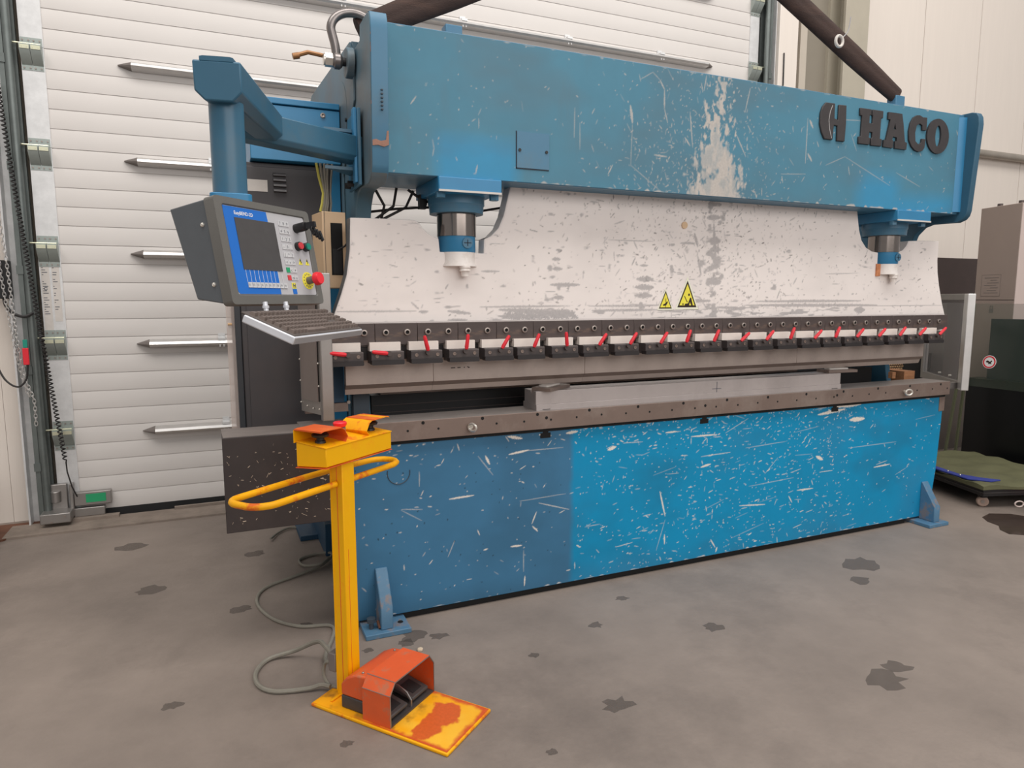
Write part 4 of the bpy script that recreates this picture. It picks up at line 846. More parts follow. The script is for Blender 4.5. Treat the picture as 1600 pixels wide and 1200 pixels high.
MB().cyl((0.553, 2.89, 1.868), (0.53, 2.89, 1.868), 0.013, 6).cyl((0.553, 2.95, 1.868), (0.53, 2.95, 1.868), 0.013, 6).build('mount_bolt', 'black_steel', arm)
PX, PY = 0.0545, 1.862
MB().cyl((PX, PY, 1.640), (PX, PY, 1.872), 0.040, 28).build('down_tube', 'blue_arm', arm)
MB().prism(rrect(PX-0.048, PX+0.048, PY-0.045, PY+0.045, 0.015), 'z', 1.634, 1.655).build('tube_flange', 'blue_bright', arm, bevel=0.002)

# ------------------------------------------------------------------ control console
az, ti = math.radians(43.84), math.radians(10.1)
e1 = Vector((math.sin(az), math.cos(az), 0)); nn = Vector((math.cos(az), -math.sin(az), 0))
upv = Vector((0, 0, 1))*math.cos(ti)-nn*math.sin(ti); fnv = e1.cross(upv)
Mk = basis(Vector((0.032, 1.732, 1.617)), e1, upv, fnv)
cc = thing('control_console', (0.1, 1.85, 1.39), 'dark grey tilted control console with blue panel, screen and red stop button', 'control panel')
a0, a1, b0, b1 = -0.026, 0.317, -0.232, 0.019
ho = MB(Mk); ho.hexa([(a0+0.004, b0+0.006, -0.028), (a1-0.004, b0+0.006, -0.028), (a1-0.004, b0+0.03, -0.105), (a0+0.004, b0+0.03, -0.105), (a0+0.004, b1-0.004, -0.028), (a1-0.004, b1-0.004, -0.028), (a1-0.004, b1-0.004, -0.135), (a0+0.004, b1-0.004, -0.135)])
ho.build('housing', 'con_side', cc, bevel=0.003)
fz = MB(Mk); O4 = rrect(a0, a1, b0, b1, 0.010, 3); I4 = rrect(-0.001, 0.296, -0.209, 0.001, 0.006, 3)
rings = [[(p[0], p[1], z) for p in O4] for z in (-0.028, 0.0)]
fz.sweep(rings, caps=False, smooth=False)
k0 = len(fz.v); n4 = len(O4)
fz.add([(p[0], p[1], 0.0) for p in O4]+[(p[0], p[1], 0.0) for p in I4]+[(p[0], p[1], -0.006) for p in I4], [(i, (i+1) % n4, n4+(i+1) % n4, n4+i) for i in range(n4)]+[(n4+i, n4+(i+1) % n4, 2*n4+(i+1) % n4, 2*n4+i) for i in range(n4)]+[list(range(2*n4, 3*n4))])
fz.build('front_frame', 'con_grey', cc, bevel=0.0025)
MB(Mk).prism(rrect(0, 0.295, -0.208, 0, 0.006), 'z', -0.0058, -0.003).build('face_plate', 'con_light', cc)
MB(Mk).prism([(0.001, -0.001), (0.148, -0.001), (0.151, -0.060), (0.150, -0.207), (0.006, -0.207), (0.001, -0.202)], 'z', -0.0031, -0.0022).build('blue_field', 'con_blue', cc)
MB(Mk).box((0.032, -0.149, -0.0024), (0.171, -0.026, -0.0012)).build('screen', 'screen', cc)
tx = MB(Mk); text_mb(tx, 'EasyBEND-2D', 0.0118, 0.034, -0.0185, -0.0018, 0.92, 0.0002); tx.build('panel_lettering', 'white', cc)
ln = MB(Mk)
for k in range(10): ln.box((0.037+k*0.0142, -0.178, -0.0021), (0.0377+k*0.0142, -0.149, -0.0017))
ln.build('key_lines', 'white', cc)
fk = MB(Mk); fk.box((-0.0072, -0.0068, 0), (0.0072, 0.0068, 0.002))
def keymesh(w_, h_, d_=0.0016): 
    m = MB(); m.M = None; m.box((-w_/2, -h_/2, 0), (w_/2, h_/2, d_)); return m
Rk = Mk.to_3x3().to_euler()
km = keymesh(0.0128, 0.0128).mesh('panel_key', center=False)[0]; km.materials.append(MATS['key_grey'])
kgm = keymesh(0.0128, 0.0128).mesh('panel_key', center=False)[0]; kgm.materials.append(MATS['green'])
krm = keymesh(0.0128, 0.0128).mesh('panel_key', center=False)[0]; krm.materials.append(MATS['btn_red'])
ink = MB(Mk); kr = random.Random(2)
for k in range(10):
    a, b = 0.0435+k*0.0142, -0.1855; place('panel_key', km, None, cc, Mk @ Vector((a, b, -0.0022)), Rk)
    text_mb(ink, 'F%d' % (k+1), 0.0072, a-0.0052, b-0.0026, -0.0004, 0.8 if k < 9 else 0.62)
rows = [('7', '8', '9'), ('4', '5', '6'), ('1', '2', '3'), ('-', '0', '.'), ('(', '^', ')'), ('<', 'v', '>'), ('', 'c', '+'), ('', 'm', 'o')]
for r_, row in enumerate(rows):
    for c_, ch in enumerate(row):
        a, b = 0.1935+c_*0.0135, -0.024-r_*0.0200
        place('panel_key', kgm if (r_ == 6 and c_ == 0) else krm if (r_ == 7 and c_ == 0) else km, None, cc, Mk @ Vector((a, b, -0.003)), Rk)
        if ch: text_mb(ink, ch, 0.0115, a-0.0032, b-0.004, -0.0011)
ink.build('key_lettering', 'ink', cc)
MB(Mk).box((0.198, -0.192, -0.003), (0.213, -0.177, -0.0018)).build('emblem_square', 'sign_yellow', cc)
eb = MB(Mk); text_mb(eb, 'H', 0.0150, 0.2005, -0.1898, -0.0014, 1.0, 0.0006); eb.build('emblem_letter', 'ink', cc)
MB(Mk).box((0.198, -0.206, -0.003), (0.213, -0.193, -0.0018)).build('blue_label', 'con_blue', cc)
def knob(a, b, prof, m_, name, parent=cc, n=20): return MB(Mk).lathe(prof, (a, b, -0.003), (0, 0, 1), n).build(name, m_, parent)
sw_ = knob(0.256, -0.032, [(0, 0), (0.012, 0), (0.012, 0.030), (0.0105, 0.034), (0, 0.034)], 'black', 'selector_switch')
Mk0 = Mk; Mk = Mk @ Matrix.Translation((-0.012, 0, 0))
MB(Mk).hexa([(0.262, -0.040, 0.031), (0.274, -0.040, 0.031), (0.274, -0.024, 0.031), (0.262, -0.024, 0.031), (0.264, -0.040, 0.060), (0.272, -0.040, 0.060), (0.272, -0.026, 0.060), (0.264, -0.026, 0.060)]).build('key_bow', 'black', sw_)
kb2 = MB(Mk)
for k in range(4): kb2.hexa([(0.262+0.003*k, -0.045-0.006*k, 0.045+0.006*k), (0.270+0.003*k, -0.045-0.006*k, 0.045+0.006*k), (0.270+0.003*k, -0.036-0.005*k, 0.048+0.006*k), (0.262+0.003*k, -0.036-0.005*k, 0.048+0.006*k), (0.262+0.003*k, -0.062-0.006*k, 0.052+0.005*k), (0.268+0.003*k, -0.062-0.006*k, 0.052+0.005*k), (0.268+0.003*k, -0.058-0.006*k, 0.058+0.005*k), (0.262+0.003*k, -0.058-0.006*k, 0.058+0.005*k)])
kb2.tube([(0.268+0.008*math.cos(t), -0.046+0.009*math.sin(t), 0.052) for t in np.linspace(0, 2*PI, 12)], 0.0015, 6); kb2.build('key_ring', 'black_steel', sw_); Mk = Mk0
rb = knob(0.249, -0.080, [(0, 0), (0.0115, 0), (0.0115, 0.010), (0.010, 0.011), (0, 0.011)], 'black', 'push_button'); knob(0.249, -0.080, [(0, 0.011), (0.0092, 0.011), (0.0088, 0.015), (0, 0.0155)], 'btn_red', 'button_cap', rb)
rb = knob(0.280, -0.080, [(0, 0), (0.0115, 0), (0.0115, 0.010), (0.010, 0.011), (0, 0.011)], 'black', 'push_button'); knob(0.280, -0.080, [(0, 0.011), (0.0092, 0.011), (0.0088, 0.015), (0, 0.0155)], 'btn_green', 'button_cap', rb)
for a in (0.250, 0.278):
    g = MB(Mk).prism([(a-0.008, -0.128), (a+0.008, -0.128), (a, -0.112)], 'z', -0.003, -0.0022).build('warning_mark', 'sign_yellow', cc)
    MB(Mk).prism([(a-0.0035, -0.119), (a+0.002, -0.119), (a, -0.112)], 'z', -0.0021, -0.0015).build('mark_tip', 'black', g)
    MB(Mk).prism([(a-0.0005, -0.117), (a+0.001, -0.121), (a-0.0005, -0.126), (a+0.0035, -0.121), (a+0.0015, -0.120)], 'z', -0.0021, -0.0015).build('mark_bolt', 'black', g)
es_ = knob(0.268, -0.170, [(0, 0), (0.023, 0), (0.023, 0.0012), (0, 0.0012)], 'sign_yellow', 'stop_collar', cc, 28)
es2 = MB(Mk)
for t in np.linspace(0.2, 2*PI+0.2, 14)[:-1]: es2.box((0.268+0.0175*math.cos(t)-0.0012, -0.170+0.0175*math.sin(t)-0.0018, -0.0018), (0.268+0.0175*math.cos(t)+0.0012, -0.170+0.0175*math.sin(t)+0.0018, -0.0013))
es2.build('stop_lettering', 'ink', es_)
knob(0.268, -0.170, [(0, 0.001), (0.010, 0.001), (0.010, 0.024), (0, 0.024)], 'plastic_grey', 'stop_stem', es_); knob(0.268, -0.170, [(0, 0.022), (0.012, 0.022), (0.0175, 0.027), (0.0178, 0.034), (0.0150, 0.041), (0, 0.0425)], 'stop_red', 'stop_cap', es_, 24)
for b_, c_ in ((-0.040, -0.047), (-0.178, -0.047)): MB(Mk).lathe([(0, 0), (0.0055, 0), (0.0050, 0.003), (0.002, 0.005), (0, 0.003)], (a0+0.0045, b_, c_), (-1, 0, 0), 12).build('side_screw', 'nut', cc)
MB(Mk).cyl((0.317, -0.108, -0.016), (0.327, -0.108, -0.016), 0.008, 12).build('side_plug', 'black', cc)

# keyboard on its tray
kz, kt = math.radians(32.2), math.radians(22.9)
k1 = Vector((math.sin(kz), math.cos(kz), 0)); kn_ = Vector((math.cos(kz), -math.sin(kz), 0))
kd = kn_*math.cos(kt)-Vector((0, 0, 1))*math.sin(kt); ku = k1.cross(-kd)
if ku.z < 0: ku = -ku
Mq = basis(Vector((0.0605, 1.578, 1.3735)), k1, -kd, k1.cross(-kd))
zs = 1 if (k1.cross(-kd)).z > 0 else -1
KW, KD = 0.385, 0.125
kb = thing('keyboard', (0.2, 1.73, 1.33), 'dusty brown-black keyboard on silver tray under the control console', 'keyboard')
MB(Mq).box((-0.004, -KD-0.004, -0.022), (KW+0.004, -0.004, -0.004)).build('tray', 'kb_silver', kb, bevel=0.003)
MB(Mq).box((-0.002, -KD-0.0055, -0.020), (KW+0.002, -KD-0.0035, -0.006)).build('front_edge', 'kb_front', kb)
MB(Mq).box((0, -KD, -0.006), (KW, 0.006, -0.001)).build('key_bed', 'kb_base', kb, bevel=0.002)
kcap = MB().hexa([(-0.0070, -0.0072, 0), (0.0070, -0.0072, 0), (0.0070, 0.0072, 0), (-0.0070, 0.0072, 0), (-0.0048, -0.0052, 0.0075), (0.0048, -0.0052, 0.0075), (0.0048, 0.0052, 0.0065), (-0.0048, 0.0052, 0.0065)])
kc_me, _ = kcap.mesh('keycap', center=False); kc_me.materials.append(MATS['key_dirty'])
Rq = Mq.to_3x3().to_euler()
kr = random.Random(8)
for r_ in range(6):
    b = -0.016-r_*0.0178-(0.006 if r_ else 0)
    n = 21; a = 0.013
    for c_ in range(n):
        if c_ in (15, 18): a += 0.006
        if r_ == 0 and c_ in (1, 5, 9): a += 0.004
        if r_ in (3,) and 15 <= c_ <= 17: a += 0.0172; continue
        if r_ == 5 and 4 <= c_ <= 9:
            if c_ == 4:
                MB(Mq).hexa([(a-0.0075, b-0.0075, -0.001), (a+0.095, b-0.0075, -0.001), (a+0.095, b+0.0075, -0.001), (a-0.0075, b+0.0075, -0.001), (a-0.006, b-0.006, 0.0045), (a+0.0935, b-0.006, 0.0045), (a+0.0935, b+0.006, 0.0045), (a-0.006, b+0.006, 0.0045)]).build('space_bar', 'key_dirty', kb)
            a += 0.0172; continue
        place('keycap', kc_me, None, kb, Mq @ Vector((a, b, -0.001)), Rq); a += 0.0172
for a in (0.118, 0.218):
    p = Mq @ Vector((a, 0.010, -0.006)); MB().tube([p, p+Vector((-0.002, 0.004, 0.022))], 0.0055, 12).lathe([(0, 0), (0.0075, 0), (0.0075, 0.006), (0, 0.006)], p+Vector((-0.001, 0.002, 0.008)), (0, 0, 1), 12).build('tray_spacer', 'kb_silver', kb)
MB(Mq).box((0.09, -0.06, -0.030), (0.30, 0.02, -0.022)).build('tray_bracket', 'black_steel', kb)

# ------------------------------------------------------------------ yellow two hand stand
S = Vector((0.788, 0.616, 0)); Mm = Vector((-0.616, 0.788, 0))
My = basis(Vector((0.376, 2.313, 0)), S, Mm, Vector((0, 0, 1)))
ys = thing('two_hand_stand', (0.376, 2.313, 0), 'tall yellow two-hand control stand with loop handle and base plate', 'stand')
bp_ = MB(My).box((-0.1115, -0.4925, 0), (0.1555, 0.0745, 0.012)).build('base_plate', 'yellow_worn', ys, bevel=0.004)
Wp = Wear(0, 0.255, 0, 0.555, 0.0035, 31); X2, Z2 = np.meshgrid(Wp.X, Wp.Z)
blob = np.exp(-((X2-0.10)/0.085)**2-((Z2-0.112)/0.05)**2)+0.95*np.exp(-((X2-0.175)/0.055)**2-((Z2-0.135)/0.06)**2)+0.7*np.exp(-((X2-0.045)/0.04)**2-((Z2-0.12)/0.035)**2)
Wp.ch[0] = np.clip((blob+(Wp.fbm(0.05, 0.05)-0.5)*1.1-0.58)*7, 0, 0.95)
edge = np.minimum(np.minimum(X2, 0.255-X2)*1.0, Z2)
Wp.ch[0] = np.maximum(Wp.ch[0], np.clip((0.020-edge)/0.014+(Wp.fbm(0.04, 0.04)-0.55)*2.2, 0, 1)*np.clip((0.40-Z2)/0.1, 0, 1))
Wp.ch[1] = np.clip((Wp.fbm(0.06, 0.06)-0.52)*4, 0, 0.8)*np.clip((Z2-0.28)/0.1, 0, 1)+0.7*np.clip((Wp.fbm(0.04, 0.04)-0.55)*5, 0, 1)*np.clip(1-np.abs(Z2-0.22)/0.05, 0, 1)
Wp.ch[2] = np.clip((Wp.fbm(0.12, 0.12)-0.35)*3, 0, 1)*np.clip((0.3-Z2)/0.1, 0, 1)
skin = Wp.build('worn_top', 0, 'plate_paint', None)
# the painter makes an upright sheet: lay it on the plate
skin.rotation_euler = (My.to_3x3() @ Matrix.Rotation(-PI/2, 3, 'X')).to_euler()
skin.parent = bp_; skin.location = (My @ Vector((0.022, -0.209, 0.0127)))-wloc(bp_); WL[skin.name] = My @ Vector((0.022, -0.209, 0.0127))
po = MB(My); po.prism([(-0.030, -0.0275), (0.030, -0.0275), (0.030, 0.0275), (-0.030, 0.0275)], 'z', 0.012, 0.860)
post = po.build('post', 'yellow', ys, bevel=0.003)
MB(My).box((-0.0308, -0.004, 0.03), (-0.0298, -0.0015, 0.84)).build('fold_seam', 'orange_dark', post)
MB(My).box((-0.0312, 0.0225, 0.03), (-0.0300, 0.0275, 0.85)).build('post_lip', 'yellow', post)
MB(My).box((-0.012, -0.0282, 0.04), (-0.0105, -0.0274, 0.55)).build('paint_crack', 'orange_dark', post)
MB(My).box((-0.075, 0.010, 0.012), (-0.03, 0.018, 0.018)).build('weld_bead', 'yellow_worn', bp_)
# control head
hdx = MB(My).hexa([(-0.108, -0.034, 0.857), (0.226, -0.034, 0.857), (0.226, 0.098, 0.846), (-0.108, 0.098, 0.846), (-0.108, -0.034, 0.919), (0.226, -0.034, 0.919), (0.226, 0.098, 0.930), (-0.108, 0.098, 0.930)])
hd_ = hdx.build('control_head', 'yellow', ys, bevel=0.003)
MB(My).hexa([(-0.112, -0.036, 0.853), (0.227, -0.036, 0.853), (0.227, 0.100, 0.842), (-0.112, 0.100, 0.842), (-0.112, -0.036, 0.8555), (0.227, -0.036, 0.8555), (0.227, 0.100, 0.8445), (-0.112, 0.100, 0.8445)]).build('bottom_plate', 'orange_dark', hd_)
MB(My).hexa([(-0.110, -0.036, 0.9195), (0.227, -0.036, 0.9195), (0.227, 0.100, 0.9305), (-0.110, 0.100, 0.9305), (-0.110, -0.036, 0.922), (0.227, -0.036, 0.922), (0.227, 0.100, 0.933), (-0.110, 0.100, 0.933)]).build('lid', 'yellow_worn', hd_)
def hood(s0, sgn):
    f = lambda q: s0+sgn*q
    P = [(0.115, 0.923), (0.128, 0.940), (0.113, 0.965), (0.100, 0.972), (0.02, 0.974), (0.003, 0.970)]
    prof = [(f(a), b) for a, b in P]
    h = MB(My).sheet(prof, 0.002*sgn*-1, 'y', -0.022, 0.100).build('button_hood', 'orange_dark' if sgn > 0 else 'yellow_worn', ys, label='orange-worn sheet hood over left button' if sgn > 0 else 'yellow-worn sheet hood over right button')
    MB(My).prism([(f(0.002), 0.928), (f(0.002), 0.970), (f(0.02), 0.974), (f(0.10), 0.972), (f(0.115), 0.958), (f(0.115), 0.928)], 'y', 0.0985, 0.1005).build('hood_back', 'yellow', h)
    pts = [Vector((f(q[0]), y_, q[1]+0.0004)) for q in ((0.003, 0.9745), (0.10, 0.9765)) for y_ in (-0.021, 0.099)]
    MB(My).hexa([(f(0.004), -0.021, 0.9730), (f(0.098), -0.021, 0.9742), (f(0.098), 0.099, 0.9742), (f(0.004), 0.099, 0.9730), (f(0.004), -0.021, 0.9748), (f(0.098), -0.021, 0.9760), (f(0.098), 0.099, 0.9760), (f(0.004), 0.099, 0.9748)]).build('worn_top', 'orange_dark', h)
    b = MB(My).lathe([(0, 0.921), (0.019, 0.921), (0.017, 0.934), (0.013, 0.936), (0.013, 0.944), (0.027, 0.948), (0.029, 0.955), (0.020, 0.962), (0, 0.964)], (f(0.052), 0.030, 0), (0, 0, 1), 24).build('palm_button', 'black', ys)
    return h
hood(-0.118, 1); hr_ = hood(0.236, -1)
sv = MB(My).lathe([(0, 0.924), (0.021, 0.924), (0.019, 0.955), (0.012, 0.957), (0, 0.957)], (0.064, 0.062, 0), (0, 0, 1), 20).build('stop_base', 'plastic_grey', ys)
MB(My).lathe([(0, 0.957), (0.019, 0.957), (0.024, 0.964), (0.024, 0.971), (0.021, 0.974), (0, 0.974)], (0.064, 0.062, 0), (0, 0, 1), 20).build('stop_button', 'stop_red', sv)
# loop handle
lp = [(0.034, 0.0), (0.20, 0.0), (0.27, 0.0)]+arc(0.278, 0.062, 0.060, -80, 80, 6)+[(0.27, 0.124), (0.1, 0.150), (-0.02, 0.155), (-0.20, 0.156), (-0.29, 0.156)]+arc(-0.300, 0.104, 0.052, 90, 180, 5)+arc(-0.285, 0.067, 0.067, 185, 262, 5)+[(-0.26, 0.0), (-0.20, 0.0), (-0.034, 0.0)]
MB(My).tube([(a, b, 0.781) for a, b in lp], 0.0112, 12).build('loop_handle', 'yellow_worn', ys)
MB(My).box((-0.034, 0.030, 0.095), (0.018, 0.062, 0.163)).build('junction_box', 'plastic_grey', ys, bevel=0.003)

# foot pedal standing on the base plate
fp = thing('foot_pedal', My @ Vector((0.027, -0.17, 0.013)), 'orange hooded foot pedal switch standing on the yellow base plate', 'pedal')
zp = 0.0135
def hoodprof(z0): return [(-0.098, z0), (-0.098, z0+0.112), (-0.070, z0+0.147), (0.124, z0+0.147), (0.150, z0+0.110), (0.150, z0)]
op_ = [(a, b) for a, b in hoodprof(zp)]
ip_ = [(-0.0945, zp), (-0.0945, zp+0.110), (-0.069, zp+0.1435), (0.1225, zp+0.1435), (0.1465, zp+0.109), (0.1465, zp)]
hd2 = MB(My).prism(op_+ip_[::-1], 'y', -0.262, -0.147).build('hood', 'pedal_orange', fp)
rim = MB(My).prism(op_+ip_[::-1], 'y', -0.2632, -0.2618).build('hood_rim', 'alu_shade', hd2)
for a_, b_ in ((-0.0984, 0.112), (-0.0703, 0.1472)): MB(My).tube([(a_, -0.262, zp+b_), (a_, -0.147, zp+b_)], 0.0013, 6).build('worn_edge', 'alu_shade', hd2)
MB(My).prism([(-0.080, zp), (-0.080, zp+0.045), (0.130, zp+0.045), (0.130, zp)], 'y', -0.149, -0.037).build('lower_body', 'pedal_dark', fp, bevel=0.004)
MB(My).prism([(-0.037, zp+0.046), (-0.037, zp+0.085), (-0.060, zp+0.112), (-0.100, zp+0.132), (-0.147, zp+0.138), (-0.147, zp+0.046)], 'x', -0.080, 0.130).build('upper_body', 'pedal_orange', fp, bevel=0.006)
fp_s = MB(My)
for a in (-0.06, 0.11): fp_s.ball((a, -0.12, zp+0.1355), 0.005, 8)
fp_s.build('body_screw', 'bolt', fp)
MB(My).box((-0.092, -0.262, zp), (0.144, -0.150, zp+0.006)).build('sole', 'pedal_dark', fp)
for a, b in ((-0.080, 0.012), (0.040, 0.130)):
    pd = MB(My).hexa([(a, -0.250, zp+0.016), (b, -0.250, zp+0.016), (b, -0.150, zp+0.030), (a, -0.150, zp+0.030), (a, -0.250, zp+0.028), (b, -0.250, zp+0.028), (b, -0.150, zp+0.050), (a, -0.150, zp+0.050)]).build('pedal_plate', 'pedal_dark', fp, bevel=0.004)
    MB(My).hexa([(a+0.02, -0.235, zp+0.0295), (b-0.02, -0.235, zp+0.0295), (b-0.02, -0.18, zp+0.0415), (a+0.02, -0.18, zp+0.0415), (a+0.02, -0.235, zp+0.033), (b-0.02, -0.235, zp+0.033), (b-0.02, -0.18, zp+0.045), (a+0.02, -0.18, zp+0.045)]).build('tread_pad', 'rubber', pd)
MB(My).prism([(-0.152, zp+0.075), (-0.20, zp+0.070), (-0.235, zp+0.055), (-0.255, zp+0.030), (-0.255, zp+0.006), (-0.249, zp+0.006), (-0.249, zp+0.028), (-0.230, zp+0.049), (-0.198, zp+0.063), (-0.152, zp+0.068)], 'x', 0.024, 0.029).build('divider', 'alu_shade', fp)

# cables on the floor
def smooth(P, n=6):
    P = [Vector(p) for p in P]; out = []
    for i in range(len(P)-1):
        p0, p1, p2, p3 = P[max(i-1, 0)], P[i], P[i+1], P[min(i+2, len(P)-1)]
        for k in range(n):
            t = k/n; out.append(0.5*((2*p1)+(p2-p0)*t+(2*p0-5*p1+4*p2-p3)*t*t+(3*p1-p0-3*p2+p3)*t**3))
    return out+[P[-1]]
c1_ = MB().tube(smooth([(0.345, 2.375, 0.13), (0.338, 2.48, 0.05), (0.335, 2.60, 0.012), (0.405, 2.842, 0.008), (0.277, 2.904, 0.008), (0.182, 3.011, 0.008), (0.125, 3.172, 0.008), (0.127, 3.304, 0.008), (0.183, 3.399, 0.008), (0.31, 3.47, 0.008), (0.447, 3.546, 0.012), (0.52, 3.64, 0.02), (0.52, 3.70, 0.02), (0.44, 3.737, 0.008), (0.36, 3.691, 0.008), (0.371, 3.589, 0.012), (0.446, 3.537, 0.026), (0.50, 3.60, 0.03)]), 0.0075, 8)
c1_.build('cable', 'cable_grey', label='grey cable curling over the floor behind the yellow post', cat='cable')
MB().tube(smooth([(0.335, 2.352, 0.13), (0.315, 2.45, 0.135), (0.300, 2.56, 0.10), (0.228, 2.66, 0.03), (0.131, 2.671, 0.011), (0.08, 2.593, 0.009), (0.083, 2.498, 0.009), (0.135, 2.431, 0.009), (0.242, 2.398, 0.012), (0.29, 2.385, 0.022), (0.318, 2.362, 0.022)]), 0.0085, 8).build('cable', 'cable_grey', label='thick grey cable looping left from the box on the yellow post', cat='cable')
MB().tube(smooth([(0.336, 2.345, 0.115), (0.31, 2.40, 0.095), (0.302, 2.40, 0.05), (0.318, 2.375, 0.021), (0.345, 2.352, 0.018)]), 0.006, 8).build('cable', 'cable_grey', label='short thin cable dropping from post box to the base plate', cat='cable')
MB().tube(smooth([(0.24, 4.06, 0.02), (0.29, 4.174, 0.012), (0.36, 4.24, 0.012), (0.425, 4.203, 0.012), (0.51, 3.994, 0.018), (0.552, 3.83, 0.02)]), 0.007, 8).build('cable', 'cable_grey', label='cable end lying on the floor under the dark support box', cat='cable')
MB().prism([(0.680, 2.508), (0.695, 2.503), (0.706, 2.512), (0.700, 2.524), (0.685, 2.522)], 'z', 0.0, 0.012).build('pebble', 'pebble', label='small pale pebble on the floor in front of blue foot', cat='stone', bevel=0.003)

# ------------------------------------------------------------------ lifting slings and shackle
def sling(a, b, label):
    a, b = Vector(a), Vector(b); d = (b-a).normalized(); yv = Vector((0, 1, 0)); uv = yv.cross(d).normalized()
    prof = []
    for c_ in (-0.030, 0.030): prof.append(c_)
    P = [(0.066*math.cos(t)+0.0, 0.028*math.sin(t)*(1-0.25*math.cos(t*2)**8)) for t in np.linspace(0, 2*PI, 25)[:-1]]
    P = [(0.062*math.cos(t), 0.030*math.sin(t)*(0.90+0.10*min(1, abs(math.cos(t))/0.35))) for t in np.linspace(0, 2*PI, 33)[:-1]]
    t = MB()
    L_ = (b-a).length; rings = []
    for i in range(9):
        s_ = i/8; k = 0.75+0.25*min(1, s_*5); rings.append([a+d*(s_*L_)+uv*q[0]*k+yv*q[1] for q in P])
    t.sweep(rings); return t.build('lifting_sling', 'sling', label=label, cat='sling', group='brown lifting slings')
s1 = sling((0.60, 2.93, 2.485), (2.22, 2.95, 3.31), 'brown lifting sling rising to the right from the shackle')
s2 = sling((3.69, 2.89, 2.565), (2.30, 2.95, 3.29), 'brown lifting sling rising to the left above the raised letters')
MB().tube([(3.178+0.026*math.cos(t), 2.855, 2.782+0.028*math.sin(t)) for t in np.linspace(0, 2*PI, 17)[:-1]], 0.008, 8, closed=True).build('sling_ring', 'plate_white', s2)
MB().tube(smooth([(3.198, 2.855, 2.80), (3.24, 2.855, 2.845), (3.26, 2.86, 2.92)]), 0.003, 6).build('ring_cord', 'letter_line', s2)
MB().lathe([(0, 0), (0.055, 0), (0.058, 0.003), (0.058, 0.028), (0, 0.028)], (0.539, 2.912, 2.345), (1, 0, 0), 24).build('lug_boss', 'blue_side', pb)
sk = thing('shackle', (0.55, 2.90, 2.35), 'steel bow shackle with hex nut bolted on the left frame top', 'shackle')
bow = [(0.505, 2.905, 2.345), (0.500, 2.905, 2.40), (0.488, 2.905, 2.45)]+[(0.575+0.090*math.cos(t), 2.905, 2.465+0.072*math.sin(t)) for t in np.linspace(PI*0.98, PI*0.02, 12)]+[(0.662, 2.905, 2.45), (0.652, 2.905, 2.40), (0.650, 2.905, 2.345)]
MB().tube(smooth(bow, 3), 0.0175, 14).build('bow', 'shackle', sk)
for x_ in (0.505, 0.652): MB().lathe([(0, -0.020), (0.022, -0.020), (0.031, -0.010), (0.031, 0.010), (0.022, 0.020), (0, 0.020)], (x_, 2.905, 2.345), (1, 0, 0), 20).build('eye', 'shackle', sk)
MB().cyl((0.47, 2.905, 2.345), (0.68, 2.905, 2.345), 0.016, 14).build('pin', 'black_steel', sk)
MB().cyl((0.458, 2.905, 2.345), (0.486, 2.905, 2.345), 0.027, 6).cyl((0.452, 2.905, 2.345), (0.459, 2.905, 2.345), 0.022, 12).build('nut', 'nut', sk)

# ------------------------------------------------------------------ left edge: chains, box, tag, spiral cable
def chain(name, pts, label, link=0.026):
    P = smooth(pts, 12); d = [0]
    for i in range(1, len(P)): d.append(d[-1]+(P[i]-P[i-1]).length)
    t = MB(); s_ = 0; i = 0; k = 0
    while s_ < d[-1]-link:
        while d[i+1] < s_: i += 1
        c_ = P[i].lerp(P[i+1], (s_-d[i])/max(1e-6, d[i+1]-d[i])); dr = (P[i+1]-P[i]).normalized(); sd = Vector((1, 0, 0)) if k % 2 else Vector((0, 1, 0)); sd = (sd-dr*sd.dot(dr)).normalized()
        t.tube([c_+dr*(link*0.62)*math.cos(a)+sd*0.008*math.sin(a) for a in np.linspace(0, 2*PI, 9)[:-1]], 0.0022, 4, closed=True); s_ += link*0.86; k += 1
    return t.build(name, 'alu', label=label, cat='chain', kind='stuff')
chain('hoist_chain', [(-1.115, 4.86, 3.0), (-1.105, 4.86, 2.0), (-1.085, 4.86, 1.6), (-1.07, 4.86, 1.2), (-1.045, 4.86, 0.94), (-1.02, 4.86, 0.84), (-1.01, 4.86, 0.78), (-1.012, 4.86, 0.62)], 'thin steel hand chain hanging nearest to the guide track')
chain('hoist_chain', [(-1.17, 4.88, 2.3), (-1.14, 4.88, 1.9), (-1.12, 4.88, 1.5), (-1.09, 4.88, 1.15), (-1.06, 4.88, 0.92), (-1.03, 4.88, 0.80)], 'thin steel hand chain hanging beside the black wall box')
hb_ = MB().box((-1.20, 4.90, 1.405), (-1.095, 5.0, 1.63)).build('wall_box', 'black_steel', label='black box mounted on the white wall at left edge', cat='box', bevel=0.004)
MB().tube(smooth([(-1.13, 4.93, 1.405), (-1.12, 4.92, 1.36), (-1.08, 4.90, 1.315), (-1.03, 4.90, 1.30), (-0.99, 4.92, 1.32)]), 0.009, 8).build('power_cable', 'cable_black', label='black cable curving from the wall box to the track', cat='cable')
MB().tube(smooth([(-1.20, 4.9, 1.05), (-1.15, 4.88, 0.93), (-1.085, 4.86, 0.885), (-1.04, 4.86, 0.93), (-1.025, 4.85, 1.02)]), 0.0055, 8).build('pull_cord', 'cable_black', label='black cord loop hanging below the red release tag', cat='cord')
rt_ = thing('release_tag', (-1.03, 4.85, 1.02), 'red and green release handle hanging beside the door track', 'handle')
MB().box((-1.045, 4.842, 1.015), (-1.015, 4.858, 1.115)).build('red_grip', 'lever_red', rt_, bevel=0.003)
MB().box((-1.040, 4.844, 1.116), (-1.018, 4.856, 1.165)).build('green_end', 'btn_green', rt_, bevel=0.002)
sp_ = []
